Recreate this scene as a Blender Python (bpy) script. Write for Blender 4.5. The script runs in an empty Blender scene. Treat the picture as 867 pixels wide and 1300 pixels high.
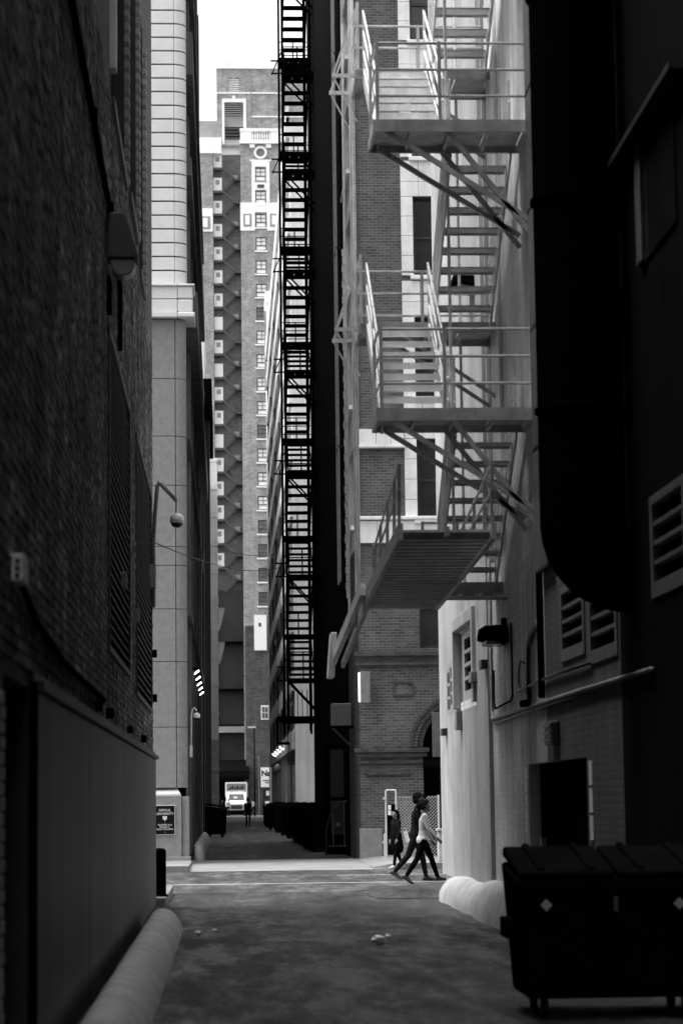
import bpy, bmesh, math, random
from mathutils import Vector, Matrix
random.seed(7)
S = bpy.context.scene
col = S.collection

# ------------------------------------------------------------------ camera
FPX, HT = 3000.0, 1.65                      # focal length in pixels of a 1300 px tall frame, eye height
Yc = Vector((287 - 433.5, -(1016 - 650), FPX)).normalized()      # the alley's direction seen by the lens
tr = math.tan(math.radians(0.7))                                  # slight roll of the hand-held camera
Zc = Vector((-tr, 1.0, (Yc.x * tr - Yc.y) / Yc.z)).normalized()
Xc = Zc.cross(Yc); Xc = Xc if Xc.x > 0 else -Xc
right = Vector((Xc.x, Yc.x, Zc.x)); up = Vector((Xc.y, Yc.y, Zc.y)); fwd = Vector((Xc.z, Yc.z, Zc.z))
cd = bpy.data.cameras.new('camera'); cam = bpy.data.objects.new('camera', cd); col.objects.link(cam)
R3 = Matrix((right, up, -fwd)).transposed()
cam.matrix_world = Matrix.Translation((0, 0, HT)) @ R3.to_4x4()
cd.sensor_fit = 'VERTICAL'; cd.sensor_height = 36.0; cd.lens = 36.0 * FPX / 1300.0
cd.clip_start = 0.2; cd.clip_end = 5000
cd.dof.use_dof = True; cd.dof.focus_distance = 58.0; cd.dof.aperture_fstop = 2.8
S.camera = cam

# ------------------------------------------------------------------ sky, sun, exposure
SUN_EL, SUN_AZ = 70, 265                # behind the camera and a little to its left, veiled by cloud
W = bpy.data.worlds.new('World'); S.world = W; W.use_nodes = True
nt = W.node_tree; nt.nodes.clear()
sky = nt.nodes.new('ShaderNodeTexSky'); sky.sky_type = 'NISHITA'; sky.sun_disc = False
sky.sun_elevation = math.radians(SUN_EL); sky.sun_rotation = math.radians(SUN_AZ)
sky.air_density = 1.0; sky.dust_density = 4.0; sky.ozone_density = 1.0
bw = nt.nodes.new('ShaderNodeRGBToBW'); bg = nt.nodes.new('ShaderNodeBackground'); wo = nt.nodes.new('ShaderNodeOutputWorld')
nt.links.new(sky.outputs[0], bw.inputs[0]); nt.links.new(bw.outputs[0], bg.inputs[0]); nt.links.new(bg.outputs[0], wo.inputs[0])
bg.inputs[1].default_value = 0.15
sl = bpy.data.lights.new('sun', 'SUN'); sl.energy = 0.6; sl.angle = math.radians(30); sl.color = (1, 1, 1)
so = bpy.data.objects.new('sun', sl); col.objects.link(so)
az, el = math.radians(SUN_AZ), math.radians(SUN_EL)
sd = Vector((math.sin(az) * math.cos(el), math.cos(az) * math.cos(el), math.sin(el)))
so.rotation_euler = sd.to_track_quat('Z', 'Y').to_euler(); so.location = (0, -20, 80)
vs = S.view_settings; vs.view_transform = 'Standard'; vs.look = 'None'; vs.gamma = 1.0; vs.use_curve_mapping = False
vs.exposure = 1.9
S.render.resolution_x, S.render.resolution_y = 682, 1024
S.render.engine = 'CYCLES'

# ------------------------------------------------------------------ helpers: materials
def _new(name):
    m = bpy.data.materials.new(name); m.use_nodes = True
    t = m.node_tree; b = t.nodes['Principled BSDF']
    return m, t, b
def _n(t, kind, **kw):
    n = t.nodes.new(kind)
    for k, v in kw.items():
        if hasattr(n, k): setattr(n, k, v)
        else: n.inputs[k].default_value = v
    return n
def _math(t, op, a, b=None):
    n = t.nodes.new('ShaderNodeMath'); n.operation = op
    for i, s in enumerate((a, b)):
        if s is None: continue
        if isinstance(s, (int, float)): n.inputs[i].default_value = s
        else: t.links.new(s, n.inputs[i])
    return n.outputs[0]
def _pos(t, sc=(1, 1, 1)):
    g = t.nodes.new('ShaderNodeNewGeometry'); mp = t.nodes.new('ShaderNodeMapping')
    t.links.new(g.outputs['Position'], mp.inputs['Vector']); mp.inputs['Scale'].default_value = sc
    return mp.outputs[0]
def _noise(t, vec, scale, detail=6, rough=.6):
    n = t.nodes.new('ShaderNodeTexNoise'); t.links.new(vec, n.inputs['Vector'])
    n.inputs['Scale'].default_value = scale; n.inputs['Detail'].default_value = detail; n.inputs['Roughness'].default_value = rough
    return n.outputs[0]
def _ramp(t, fac, stops):
    r = t.nodes.new('ShaderNodeValToRGB'); e = r.color_ramp.elements
    while len(e) < len(stops): e.new(0.5)
    for el_, (p, v) in zip(e, stops): el_.position = p; el_.color = (v, v, v, 1)
    t.links.new(fac, r.inputs[0]); return r.outputs[0]
def _bump(t, b, h, dist=.01, strength=.6):
    n = t.nodes.new('ShaderNodeBump'); n.inputs['Distance'].default_value = dist; n.inputs['Strength'].default_value = strength
    t.links.new(h, n.inputs['Height']); t.links.new(n.outputs[0], b.inputs['Normal'])
def plain(name, g, rough=.7, var=.25, scale=3.0, metal=0.0, bump=.004, streak=0.0, fine=60.0, sk=(5, 5, .25)):
    """grey surface with blotches, optional rain streaks and fine grain"""
    m, t, b = _new(name)
    f = _ramp(t, _noise(t, _pos(t), scale), [(.3, 1 - var), (.7, 1 + var * .6)])
    v = _math(t, 'MULTIPLY', f, g)
    if streak:
        s = _ramp(t, _noise(t, _pos(t, sk), 1.0, 7, .65), [(.38, 1 - streak), (.58, 1.0)])
        v = _math(t, 'MULTIPLY', v, s)
    gr = _noise(t, _pos(t), fine, 4)
    v = _math(t, 'MULTIPLY', v, _ramp(t, gr, [(.3, .86), (.7, 1.1)]))
    t.links.new(v, b.inputs['Base Color'])
    b.inputs['Roughness'].default_value = rough; b.inputs['Metallic'].default_value = metal
    if g < .02: b.inputs['Specular IOR Level'].default_value = 0.0
    if bump: _bump(t, b, gr, bump)
    return m
def brickm(name, g, mortar, axis, bw_=.215, bh=.075, ms=.012, var=.35, rough=.85, bump=.008, streak=.25):
    """brickwork laid on planes that face axis ('x' or 'y')"""
    m, t, b = _new(name)
    gg = t.nodes.new('ShaderNodeNewGeometry'); sx = t.nodes.new('ShaderNodeSeparateXYZ'); cx = t.nodes.new('ShaderNodeCombineXYZ')
    t.links.new(gg.outputs['Position'], sx.inputs[0])
    t.links.new(sx.outputs['Y' if axis == 'x' else 'X'], cx.inputs[0]); t.links.new(sx.outputs['Z'], cx.inputs[1])
    br = t.nodes.new('ShaderNodeTexBrick'); t.links.new(cx.outputs[0], br.inputs['Vector'])
    br.inputs['Color1'].default_value = (g * (1 - var), ) * 3 + (1,); br.inputs['Color2'].default_value = (g * (1 + var), ) * 3 + (1,)
    br.inputs['Mortar'].default_value = (mortar, ) * 3 + (1,)
    br.inputs['Scale'].default_value = 1.0; br.inputs['Brick Width'].default_value = bw_; br.inputs['Row Height'].default_value = bh
    br.inputs['Mortar Size'].default_value = ms; br.inputs['Mortar Smooth'].default_value = .15; br.inputs['Bias'].default_value = 0
    v = _math(t, 'MULTIPLY', br.outputs['Color'], _ramp(t, _noise(t, _pos(t), .9), [(.3, .7), (.7, 1.2)]))
    v = _math(t, 'MULTIPLY', v, _ramp(t, _noise(t, _pos(t), 40, 3), [(.3, .85), (.7, 1.12)]))
    if streak: v = _math(t, 'MULTIPLY', v, _ramp(t, _noise(t, _pos(t, (4, 4, .2)), 1.0, 7, .65), [(.35, 1 - streak), (.62, 1.0)]))
    t.links.new(v, b.inputs['Base Color']); b.inputs['Roughness'].default_value = rough
    if g < .05: b.inputs['Specular IOR Level'].default_value = .03
    _bump(t, b, _math(t, 'MULTIPLY', br.outputs['Fac'], -1.0), bump, .8)
    return m
def glassm(name, g=.02, rough=.08, spec=.5):
    m, t, b = _new(name)
    v = _ramp(t, _noise(t, _pos(t), 2.0), [(.3, g * .6), (.7, g * 1.5)])
    t.links.new(v, b.inputs['Base Color']); b.inputs['Roughness'].default_value = rough; b.inputs['Specular IOR Level'].default_value = spec
    return m
def emitm(name, g, e):
    m, t, b = _new(name); b.inputs['Base Color'].default_value = (g, g, g, 1)
    b.inputs['Emission Color'].default_value = (1, 1, 1, 1); b.inputs['Emission Strength'].default_value = e
    return m
def asphaltm(name, g, rough=.8, wet=.0):
    m, t, b = _new(name)
    p = _pos(t)
    big = _ramp(t, _noise(t, _pos(t, (1, .22, 1)), .9, 9, .68), [(.38, .22), (.5, .9), (.60, 1.7), (.68, 2.4)])
    mid = _ramp(t, _noise(t, _pos(t, (1, .2, 1)), 3.0, 8, .72), [(.38, .35), (.5, .9), (.64, 1.8)])
    gr = _noise(t, p, 90, 3)
    fn_ = _noise(t, _pos(t, (1, .22, 1)), 13, 6, .7)
    v = _math(t, 'MULTIPLY', _math(t, 'MULTIPLY', big, mid), _math(t, 'MULTIPLY', _ramp(t, gr, [(.25, .5), (.75, 1.5)]), g))
    v = _math(t, 'MULTIPLY', v, _ramp(t, fn_, [(.32, .45), (.55, 1.0), (.72, 2.1)]))
    vo = t.nodes.new('ShaderNodeTexVoronoi'); vo.feature = 'DISTANCE_TO_EDGE'
    wv = t.nodes.new('ShaderNodeMapping'); n2 = t.nodes.new('ShaderNodeTexNoise'); t.links.new(p, n2.inputs['Vector']); n2.inputs['Scale'].default_value = 1.4
    mx = t.nodes.new('ShaderNodeVectorMath'); mx.operation = 'ADD'; t.links.new(p, mx.inputs[0]); t.links.new(n2.outputs['Color'], mx.inputs[1])
    t.links.new(mx.outputs[0], vo.inputs['Vector']); vo.inputs['Scale'].default_value = .45
    v = _math(t, 'MULTIPLY', v, _ramp(t, vo.outputs['Distance'], [(.0, .35), (.03, 1.0)]))
    t.links.new(v, b.inputs['Base Color'])
    t.links.new(_ramp(t, _noise(t, _pos(t, (1, .22, 1)), 1.5, 7, .7), [(.40, rough - wet), (.58, rough)]), b.inputs['Roughness'])
    _bump(t, b, _math(t, 'ADD', gr, _math(t, 'MULTIPLY', mid, 1.2)), .012, .7)
    return m
def tonem(name, rough=.85):
    """reads each piece's own tone from the mesh (bricks, blocks of one course)"""
    m, t, b = _new(name)
    a = t.nodes.new('ShaderNodeAttribute'); a.attribute_name = 'tone'
    v = _math(t, 'MULTIPLY', a.outputs['Fac'], _ramp(t, _noise(t, _pos(t), 1.1), [(.32, .35), (.5, .95), (.68, 2.3)]))
    v = _math(t, 'MULTIPLY', v, _ramp(t, _noise(t, _pos(t, (1, 1.2, .35)), 1.7, 5, .6), [(.35, .5), (.65, 1.8)]))
    gr = _noise(t, _pos(t), 45, 4)
    v = _math(t, 'MULTIPLY', v, _ramp(t, gr, [(.3, .75), (.7, 1.2)]))
    t.links.new(v, b.inputs['Base Color']); b.inputs['Roughness'].default_value = rough; _bump(t, b, gr, .004)
    return m

# ------------------------------------------------------------------ helpers: geometry
ORG = {}
class MB:
    def __init__(s): s.v = []; s.f = []; s.mi = []
    def _add(s, vs, fs, m=0):
        o = len(s.v); s.v += [tuple(p) for p in vs]; s.f += [tuple(i + o for i in f) for f in fs]; s.mi += [m] * len(fs); return s
    def hexa(s, p, m=0):
        return s._add(p, [(0, 3, 2, 1), (4, 5, 6, 7), (0, 1, 5, 4), (1, 2, 6, 5), (2, 3, 7, 6), (3, 0, 4, 7)], m)
    def box(s, x0, x1, y0, y1, z0, z1, m=0):
        x0, x1 = min(x0, x1), max(x0, x1); y0, y1 = min(y0, y1), max(y0, y1); z0, z1 = min(z0, z1), max(z0, z1)
        return s.hexa([(x0, y0, z0), (x1, y0, z0), (x1, y1, z0), (x0, y1, z0), (x0, y0, z1), (x1, y0, z1), (x1, y1, z1), (x0, y1, z1)], m)
    def bar(s, p, q, w, h=None, upv=(0, 0, 1), m=0):
        h = h or w; p = Vector(p); q = Vector(q); d = (q - p).normalized(); u = Vector(upv)
        if abs(d.dot(u)) > .98: u = Vector((0, 1, 0))
        r = d.cross(u).normalized(); u = r.cross(d).normalized(); r *= w / 2; u *= h / 2
        return s.hexa([p - r - u, p + r - u, p + r + u, p - r + u, q - r - u, q + r - u, q + r + u, q - r + u], m)
    def tube(s, p, q, r0, r1=None, n=8, m=0):
        r1 = r0 if r1 is None else r1; p = Vector(p); q = Vector(q); d = (q - p).normalized()
        a = d.orthogonal().normalized(); b = d.cross(a); vs = []
        for c, r in ((p, r0), (q, r1)):
            for i in range(n):
                t = 2 * math.pi * i / n; vs.append(c + a * (r * math.cos(t)) + b * (r * math.sin(t)))
        fs = [(i, (i + 1) % n, n + (i + 1) % n, n + i) for i in range(n)] + [tuple(range(n - 1, -1, -1)), tuple(range(n, 2 * n))]
        return s._add(vs, fs, m)
    def path(s, pts, r, n=8, m=0):
        pts = [Vector(p) for p in pts]; vs = []; fs = []; a = None
        for k, p in enumerate(pts):
            d = ((pts[min(k + 1, len(pts) - 1)] - p).normalized() + (p - pts[max(k - 1, 0)]).normalized()).normalized()
            a = d.orthogonal().normalized() if a is None else (a - d * a.dot(d)).normalized()
            b = d.cross(a); rr = r[k] if isinstance(r, (list, tuple)) else r
            for i in range(n):
                t = 2 * math.pi * i / n; vs.append(p + a * (rr * math.cos(t)) + b * (rr * math.sin(t)))
        K = len(pts)
        for k in range(K - 1):
            for i in range(n): fs.append((k * n + i, k * n + (i + 1) % n, (k + 1) * n + (i + 1) % n, (k + 1) * n + i))
        fs += [tuple(range(n - 1, -1, -1)), tuple((K - 1) * n + i for i in range(n))]
        return s._add(vs, fs, m)
    def prism(s, poly, axis, a, b, m=0):
        n = len(poly)
        mk = {'x': lambda u, w, c: (c, u, w), 'y': lambda u, w, c: (u, c, w), 'z': lambda u, w, c: (u, w, c)}[axis]
        vs = [mk(u, w, a) for u, w in poly] + [mk(u, w, b) for u, w in poly]
        fs = [(i, (i + 1) % n, n + (i + 1) % n, n + i) for i in range(n)] + [tuple(range(n - 1, -1, -1)), tuple(range(n, 2 * n))]
        return s._add(vs, fs, m)
    def lathe(s, prof, c, n=16, m=0):
        vs = []; fs = []; K = len(prof)
        for r, z in prof:
            for i in range(n):
                t = 2 * math.pi * i / n; vs.append((c[0] + r * math.cos(t), c[1] + r * math.sin(t), c[2] + z))
        for k in range(K - 1):
            for i in range(n): fs.append((k * n + i, k * n + (i + 1) % n, (k + 1) * n + (i + 1) % n, (k + 1) * n + i))
        fs += [tuple(range(n - 1, -1, -1)), tuple((K - 1) * n + i for i in range(n))]
        return s._add(vs, fs, m)
    def quad(s, a, b, c, d, m=0): return s._add([a, b, c, d], [(0, 1, 2, 3)], m)
    def holed(s, axis, c, a0, a1, z0, z1, holes, depth, m=0, mr=0, skip=None):
        """wall face on plane axis=c with rectangular openings (u0,u1,z0,z1) and reveals going in by depth (signed)"""
        us = sorted({a0, a1, *[h[0] for h in holes], *[h[1] for h in holes]}); zs = sorted({z0, z1, *[h[2] for h in holes], *[h[3] for h in holes]})
        P = (lambda u, z, o=0: (c + o, u, z)) if axis == 'x' else (lambda u, z, o=0: (u, c + o, z))
        for i in range(len(us) - 1):
            for j in range(len(zs) - 1):
                u, z = (us[i] + us[i + 1]) / 2, (zs[j] + zs[j + 1]) / 2
                if u < a0 or u > a1 or z < z0 or z > z1 or any(h[0] < u < h[1] and h[2] < z < h[3] for h in holes): continue
                s.quad(P(us[i], zs[j]), P(us[i + 1], zs[j]), P(us[i + 1], zs[j + 1]), P(us[i], zs[j + 1]), m)
        for u0, u1, w0, w1 in [h[:4] for h in holes]:
            for (p, q) in (((u0, w0), (u1, w0)), ((u1, w0), (u1, w1)), ((u1, w1), (u0, w1)), ((u0, w1), (u0, w0))):
                if skip is not None and p[0] == q[0] == skip: continue
                s.quad(P(*p), P(*q), P(*q, depth), P(*p, depth), mr)
        return s
    def build(s, name, mats, parent=None, smooth=False, bevel=0, tones=None, org=None):
        if not isinstance(mats, (list, tuple)): mats = [mats]
        if parent is not None: o0 = Vector(ORG[parent.name])
        elif org is not None: o0 = Vector(org)
        else:
            xs = [p[0] for p in s.v]; ys = [p[1] for p in s.v]; zs = [p[2] for p in s.v]
            o0 = Vector(((min(xs) + max(xs)) / 2, (min(ys) + max(ys)) / 2, min(zs)))
        me = bpy.data.meshes.new(name); me.from_pydata([tuple(Vector(p) - o0) for p in s.v], [], s.f)
        for mt in mats: me.materials.append(mt)
        if len(mats) > 1: me.polygons.foreach_set('material_index', s.mi)
        if smooth: me.polygons.foreach_set('use_smooth', [True] * len(me.polygons))
        if tones:
            at = me.attributes.new('tone', 'FLOAT', 'FACE'); at.data.foreach_set('value', tones)
        me.update()
        bmx = bmesh.new(); bmx.from_mesh(me); bmesh.ops.recalc_face_normals(bmx, faces=bmx.faces); bmx.to_mesh(me); bmx.free()
        o = bpy.data.objects.new(name, me); col.objects.link(o)
        if parent is not None: o.parent = parent
        else: o.location = o0
        ORG[o.name] = tuple(o0)
        if bevel:
            b = o.modifiers.new('edge', 'BEVEL'); b.width = bevel; b.segments = 2; b.limit_method = 'ANGLE'
        return o
def tag(o, label, cat, group=None, kind=None):
    if label: o['label'] = label
    if cat: o['category'] = cat
    if group: o['group'] = group
    if kind: o['kind'] = kind
    return o
def thing(name, label, cat, loc, group=None):
    o = bpy.data.objects.new(name, None); col.objects.link(o); o.location = loc; ORG[o.name] = tuple(loc); o.empty_display_size = .2
    return tag(o, label, cat, group)
def inst(src, parent, off=(0, 0, 0), name=None):
    """another piece that shares src's mesh, shifted by off"""
    c = src.copy(); col.objects.link(c); c.parent = parent; c.location = Vector(src.location) + Vector(off)
    if name: c.name = name
    ORG[c.name] = tuple(Vector(ORG[src.name]))
    return c
def struct(mb, name, mat, **k):
    o = mb.build(name, mat, **k); o['kind'] = 'structure'; return o
def kids(o): return [c for c in bpy.data.objects if c.parent == o]
def copy_thing(root, loc, label=None, group=None, rotz=None):
    r = root.copy(); col.objects.link(r); r.location = loc; ORG[r.name] = tuple(loc)
    if rotz is not None: r.rotation_euler.z = rotz
    if label: r['label'] = label
    if group: r['group'] = group
    for ch in list(root.children):
        c = ch.copy(); col.objects.link(c); c.parent = r
        for g in list(ch.children):
            d = g.copy(); col.objects.link(d); d.parent = c
    return r
def text_mesh(body, size, mat, parent, centre, axis='y', align='CENTER', name='lettering', bold=0.0):
    """flat lettering on a plane facing the camera side (-Y)"""
    cu = bpy.data.curves.new('t', 'FONT'); cu.body = body; cu.size = size; cu.align_x = align; cu.extrude = .002; cu.offset = bold; cu.resolution_u = 3
    o = bpy.data.objects.new('t', cu); col.objects.link(o); bpy.context.view_layer.update()
    me = bpy.data.meshes.new_from_object(o.evaluated_get(bpy.context.evaluated_depsgraph_get()))
    bpy.data.objects.remove(o); bpy.data.curves.remove(cu)
    o0 = Vector(ORG[parent.name])
    for v in me.vertices: v.co = Vector((centre[0] + v.co.x, centre[1] - v.co.z, centre[2] + v.co.y)) - o0
    me.materials.clear(); me.materials.append(mat)
    ob = bpy.data.objects.new(name, me); col.objects.link(ob); ob.parent = parent; ORG[ob.name] = tuple(o0)
    return ob

# ------------------------------------------------------------------ materials (all greys: the photograph is black and white)
M = dict(
    asphalt=asphaltm('alley_asphalt', .033, .8, .45), street=asphaltm('street_asphalt', .055, .8, .1), ground=asphaltm('ground_asphalt', .06),
    walk=plain('sidewalk_concrete', .24, .8, .25, 1.2, bump=.004), kerb=plain('kerb_concrete', .20, .8, .3, 2), paint=plain('road_paint', .6, .6, .2, 4),
    guard=plain('guard_concrete', .46, .7, .3, 2.5, bump=.006), guardw=plain('guard_whitewash', .55, .7, .22, 3.5, bump=.008, streak=.2),
    brickL=brickm('left_brick', .085, .10, 'x'), brickLy=brickm('left_brick_front', .10, .10, 'y'), tone=tonem('left_brick_pieces'), mortar=plain('left_mortar', .06, .9, .3, 3),
    steelpanel=plain('steel_panel', .065, .5, .5, 1.3, metal=.1, bump=.002, streak=.8, sk=(1.6, 1.6, .12)), darksteel=plain('dark_steel', .03, .5, .3, 5), black=plain('black_steel', .004, .55, .3, 5),
    grille=plain('grille_steel', .09, .5, .3, 5), palebrick=plain('pale_brick', .38, .85, .35, 6), hood=plain('lamp_hood', .10, .5, .2, 6), lens=plain('lamp_lens', .30, .25, .2, 6),
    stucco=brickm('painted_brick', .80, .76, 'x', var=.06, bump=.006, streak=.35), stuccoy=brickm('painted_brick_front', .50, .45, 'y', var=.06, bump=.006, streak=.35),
    stucco_deepshade=brickm('deep_shade_brick', .008, .007, 'x', var=.15, streak=.4),  # deepest shade of the same painted wall, put into the colour
    stucco_shade=brickm('shaded_painted_brick', .085, .072, 'x', var=.1, bump=.008, streak=.45),  # painted wall's shade towards the camera, as a darker copy
    render=plain('smooth_render', .46, .85, .28, .9, streak=.25, bump=.006, fine=30, sk=(.9, .9, .22)), nearblack=brickm('near_black_brick', .012, .01, 'x', streak=.4), pier=plain('metal_pier', .06, .5, .25, 2),
    ventd=plain('vent_dark', .13, .6, .3, 4, streak=.3),  # darker than the vent paint, with streaks
    ventw=plain('vent_paint', .32, .6, .2, 4), feW=plain('painted_iron', .55, .55, .3, 5, streak=.25), feL=plain('pale_iron', .80, .5, .25, 5), feU=plain('tread_iron', .5, .6, .35, 4),
    feB=plain('black_iron', .004, .6, .3, 5),
    brickF=brickm('front_brick', .085, .155, 'y', .21, .078, .011, streak=.12), brickS=brickm('side_brick', .004, .004, 'x', streak=.4), brickD=brickm('dark_brick', .06, .07, 'y', .21, .078, .009, streak=.15),
    terra=plain('terracotta', .85, .55, .14, 2.5, streak=.12), terraline=plain('terracotta_joint', .30, .9, .2, 5), glass=glassm('dark_glass', .02, .1), sash=plain('sash_paint', .03, .5, .2, 5),
    tile=plain('glazed_tile', .70, .35, .10, 1.5, bump=.001), tilejoint=plain('tile_joint', .08, .9, .2, 5), granite=plain('granite', .24, .7, .16, 6, bump=.004, fine=25), granline=plain('granite_joint', .06, .9, .2, 4),
    sideL=plain('side_stone', .15, .8, .4, 1.0, streak=.4), sideD=brickm('far_side_brick', .03, .03, 'x'), cap=plain('plinth_cap', .52, .7, .15, 3),
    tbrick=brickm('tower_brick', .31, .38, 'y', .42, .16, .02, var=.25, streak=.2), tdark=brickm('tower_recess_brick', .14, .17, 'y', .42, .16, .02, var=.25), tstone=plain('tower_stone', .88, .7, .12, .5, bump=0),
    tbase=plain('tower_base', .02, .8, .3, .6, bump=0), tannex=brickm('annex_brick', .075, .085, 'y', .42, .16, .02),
    tgrey=plain('tower_grey', .30, .8, .2, .4, bump=0), twhite=plain('tower_white', .88, .6, .06, .5, bump=0), tpane=plain('sky_reflection_pane', .92, .3, .2, .7, bump=0), tiron=plain('tower_iron', .06, .6, .2, 1, bump=0), tpanedark=glassm('tower_glass', .12, .2),
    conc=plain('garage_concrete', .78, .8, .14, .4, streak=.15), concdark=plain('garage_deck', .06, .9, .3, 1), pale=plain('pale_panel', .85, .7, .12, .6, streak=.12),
    white=plain('white_paint', .82, .5, .08, 3), plastic=plain('black_plastic', .008, .45, .3, 4), camw=plain('camera_white', .78, .35, .05, 5, bump=0), rubber=plain('rubber', .02, .8, .2, 9),
    galv=plain('galvanised', .22, .55, .25, 5, metal=.2), galvl=plain('galvanised_light', .62, .4, .15, 5, metal=.2), plaque=plain('plaque_black', .012, .3, .1, 5), letter=plain('letter_metal', .6, .4, .05, 5, bump=0),
    lit=emitm('lit_lamp', .8, 2.0), signlit=plain('sign_white', .85, .4, .05, 3), faceglow=emitm('daylit_face_glow', .8, .7), ink=plain('sign_ink', .015, .6, .1, 9, bump=0), skin=plain('skin', .22, .55, .1, 9, bump=0), skind=plain('skin_dark', .07, .55, .1, 9, bump=0),
    cl_black=plain('cloth_black', .005, .9, .2, 9), cl_dark=plain('cloth_dark', .012, .9, .3, 9), cl_grey=plain('cloth_grey', .30, .9, .2, 9), cl_pale=plain('cloth_pale', .45, .9, .15, 9), hair=plain('hair_black', .008, .5, .3, 20), shoe=plain('shoe', .03, .6, .2, 9), shoew=plain('shoe_white', .6, .6, .2, 9),
)

# ================================================================== the ground
from mathutils import noise as mnoise
def sheet(name, mat, x0, x1, y0, y1, z, nx=1, ny=1, amp=0.0, sc=.7):
    mb = MB(); vs = []; fs = []
    for j in range(ny + 1):
        for i in range(nx + 1):
            x = x0 + (x1 - x0) * i / nx; y = y0 + (y1 - y0) * j / ny
            vs.append((x, y, z + amp * mnoise.fractal((x * sc, y * sc, 1.7), 1.0, 2.0, 4)))
    for j in range(ny):
        for i in range(nx):
            a = j * (nx + 1) + i; fs.append((a, a + 1, a + nx + 2, a + nx + 1))
    mb._add(vs, fs); return struct(mb, name, mat, smooth=True, org=(0, 0, 0))
sheet('ground', M['ground'], -900, 900, -300, 3000, -.06)
sheet('alley_pavement', M['asphalt'], -1.35, 3.95, -40, 43.05, 0.0, 36, 340, .012)
sheet('street', M['street'], -90, 90, 43.0, 56.1, -.004)
sheet('far_alley_pavement', M['street'], -1.2, 4.1, 61.2, 240, .012, 12, 160, .012)
sheet('far_street', M['walk'], -60, 60, 240, 246, .02)
sheet('far_roadway', M['street'], -60, 60, 246, 262, .0)
mb = MB(); mb.quad((-1.0, 56.0, .0), (4.0, 56.0, .0), (4.0, 58.0, .05), (-1.0, 58.0, .05)); mb.quad((-1.0, 58.0, .05), (4.0, 58.0, .05), (4.0, 64.5, .045), (-1.0, 64.5, .045))
struct(mb, 'alley_apron', M['walk'], org=(0, 0, 0))
mb = MB(); mb.box(-90, -.87, 56.0, 61.0, -.05, .14); struct(mb, 'far_sidewalk_left', M['walk'], bevel=.015)
mb = MB(); mb.box(4.0, 90, 56.0, 63.0, -.05, .14); struct(mb, 'far_sidewalk_right', M['walk'], bevel=.015)
mb = MB(); mb.hexa([(3.45, 56.3, -.04), (4.02, 56.0, -.04), (4.02, 63.0, -.04), (3.45, 63.4, -.04), (3.45, 56.3, .052), (4.02, 56.0, .138), (4.02, 63.0, .138), (3.45, 63.4, .06)]); struct(mb, 'kerb_flare_far', M['walk'])
mb = MB(); mb.box(-90, -.95, 37.75, 43.0, -.05, .14); struct(mb, 'near_sidewalk_left', M['kerb'], bevel=.02)
mb = MB(); mb.box(3.95, 90, 41.0, 43.0, -.05, .14); struct(mb, 'near_sidewalk_right', M['kerb'], bevel=.02)
mb = MB(); mb.hexa([(2.5, 39.5, -.03), (3.96, 38.8, -.03), (3.96, 42.99, -.03), (2.3, 42.99, -.03), (2.5, 39.5, .012), (3.96, 38.8, .03), (3.96, 42.99, .139), (2.3, 42.99, .012)]); struct(mb, 'kerb_flare_near', M['asphalt'])
sheet('lane_line', M['paint'], -60, 60, 47.35, 47.50, .0)
for i, (a, b) in enumerate(((2.4, 4.9), (8, 10.5), (-12, -9.5))): sheet('lane_dash', M['paint'], a, b, 51.95, 52.07, .0)

# ================================================================== left brick building beside the camera
XL = -1.15
LB = thing('brick_building', 'dark brick building with steel panels along its foot and louvred vents, beside the alley', 'building', (-8, 6, 0))
WIN_L = [(23.9, 27.3, 8.9, 12.8), (28.5, 30.9, 9.1, 12.8), (31.9, 33.5, 8.9, 12.8), (16.0, 19.5, 9.2, 12.8)]
LOUV = [(23.2, 28.3, 3.12, 6.35), (30.4, 36.6, 3.0, 6.4)]
DOOR = (12.35, 13.95, .02, 2.32)
HL = 15.0
mb = MB()
holes = [DOOR] + LOUV + WIN_L
mb.holed('x', XL, -60, 37.8, 0, HL, holes, -.16, 0, 1)
mb.quad((XL, 37.8, 0), (-22, 37.8, 0), (-22, 37.8, HL), (XL, 37.8, HL), 2); mb.quad((XL, -60, HL), (XL, 37.8, HL), (-22, 37.8, HL), (-22, -60, HL), 1)
mb.box(XL, -22, -60, 18, HL + .002, 50, 1)  # unseen taller block, added to darken the near alley
mb.quad((-22, 37.8, 0), (-22, -60, 0), (-22, -60, HL), (-22, 37.8, HL), 1); mb.quad((XL, -60, 0), (-22, -60, 0), (-22, -60, HL), (XL, -60, HL), 1)
mb.build('wall', [M['brickL'], M['mortar'], M['brickLy']], LB)
# individual bricks, real relief, on the stretch near the lens
mb = MB(); tones = []
row = 0; z = 2.42
while z < 8.9:
    y = 9.0 + (.1075 if row % 2 else 0)
    while y < 37.5:
        w = .205
        if not any(h[0] - .06 < y + .1 < h[1] + .06 and h[2] - .05 < z + .03 < h[3] + .05 for h in holes):
            pr = .004 + random.random() * .010
            mb._add([(XL, y, z), (XL + pr, y + .004, z + .003), (XL + pr, y + w - .004, z + .003), (XL, y + w, z), (XL, y, z + .064), (XL + pr, y + .004, z + .061), (XL + pr, y + w - .004, z + .061), (XL, y + w, z + .064)],
                    [(1, 2, 6, 5), (0, 1, 5, 4), (2, 3, 7, 6), (4, 5, 6, 7), (0, 3, 2, 1)])
            t = .05 + .13 * random.random() ** 2 + (.16 if random.random() < .05 else 0)
            tones += [t] * 5
        y += .2155
    z += .0755; row += 1
o = mb.build('brickwork', M['tone'], LB, tones=tones); o['kind'] = 'stuff'
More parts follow.
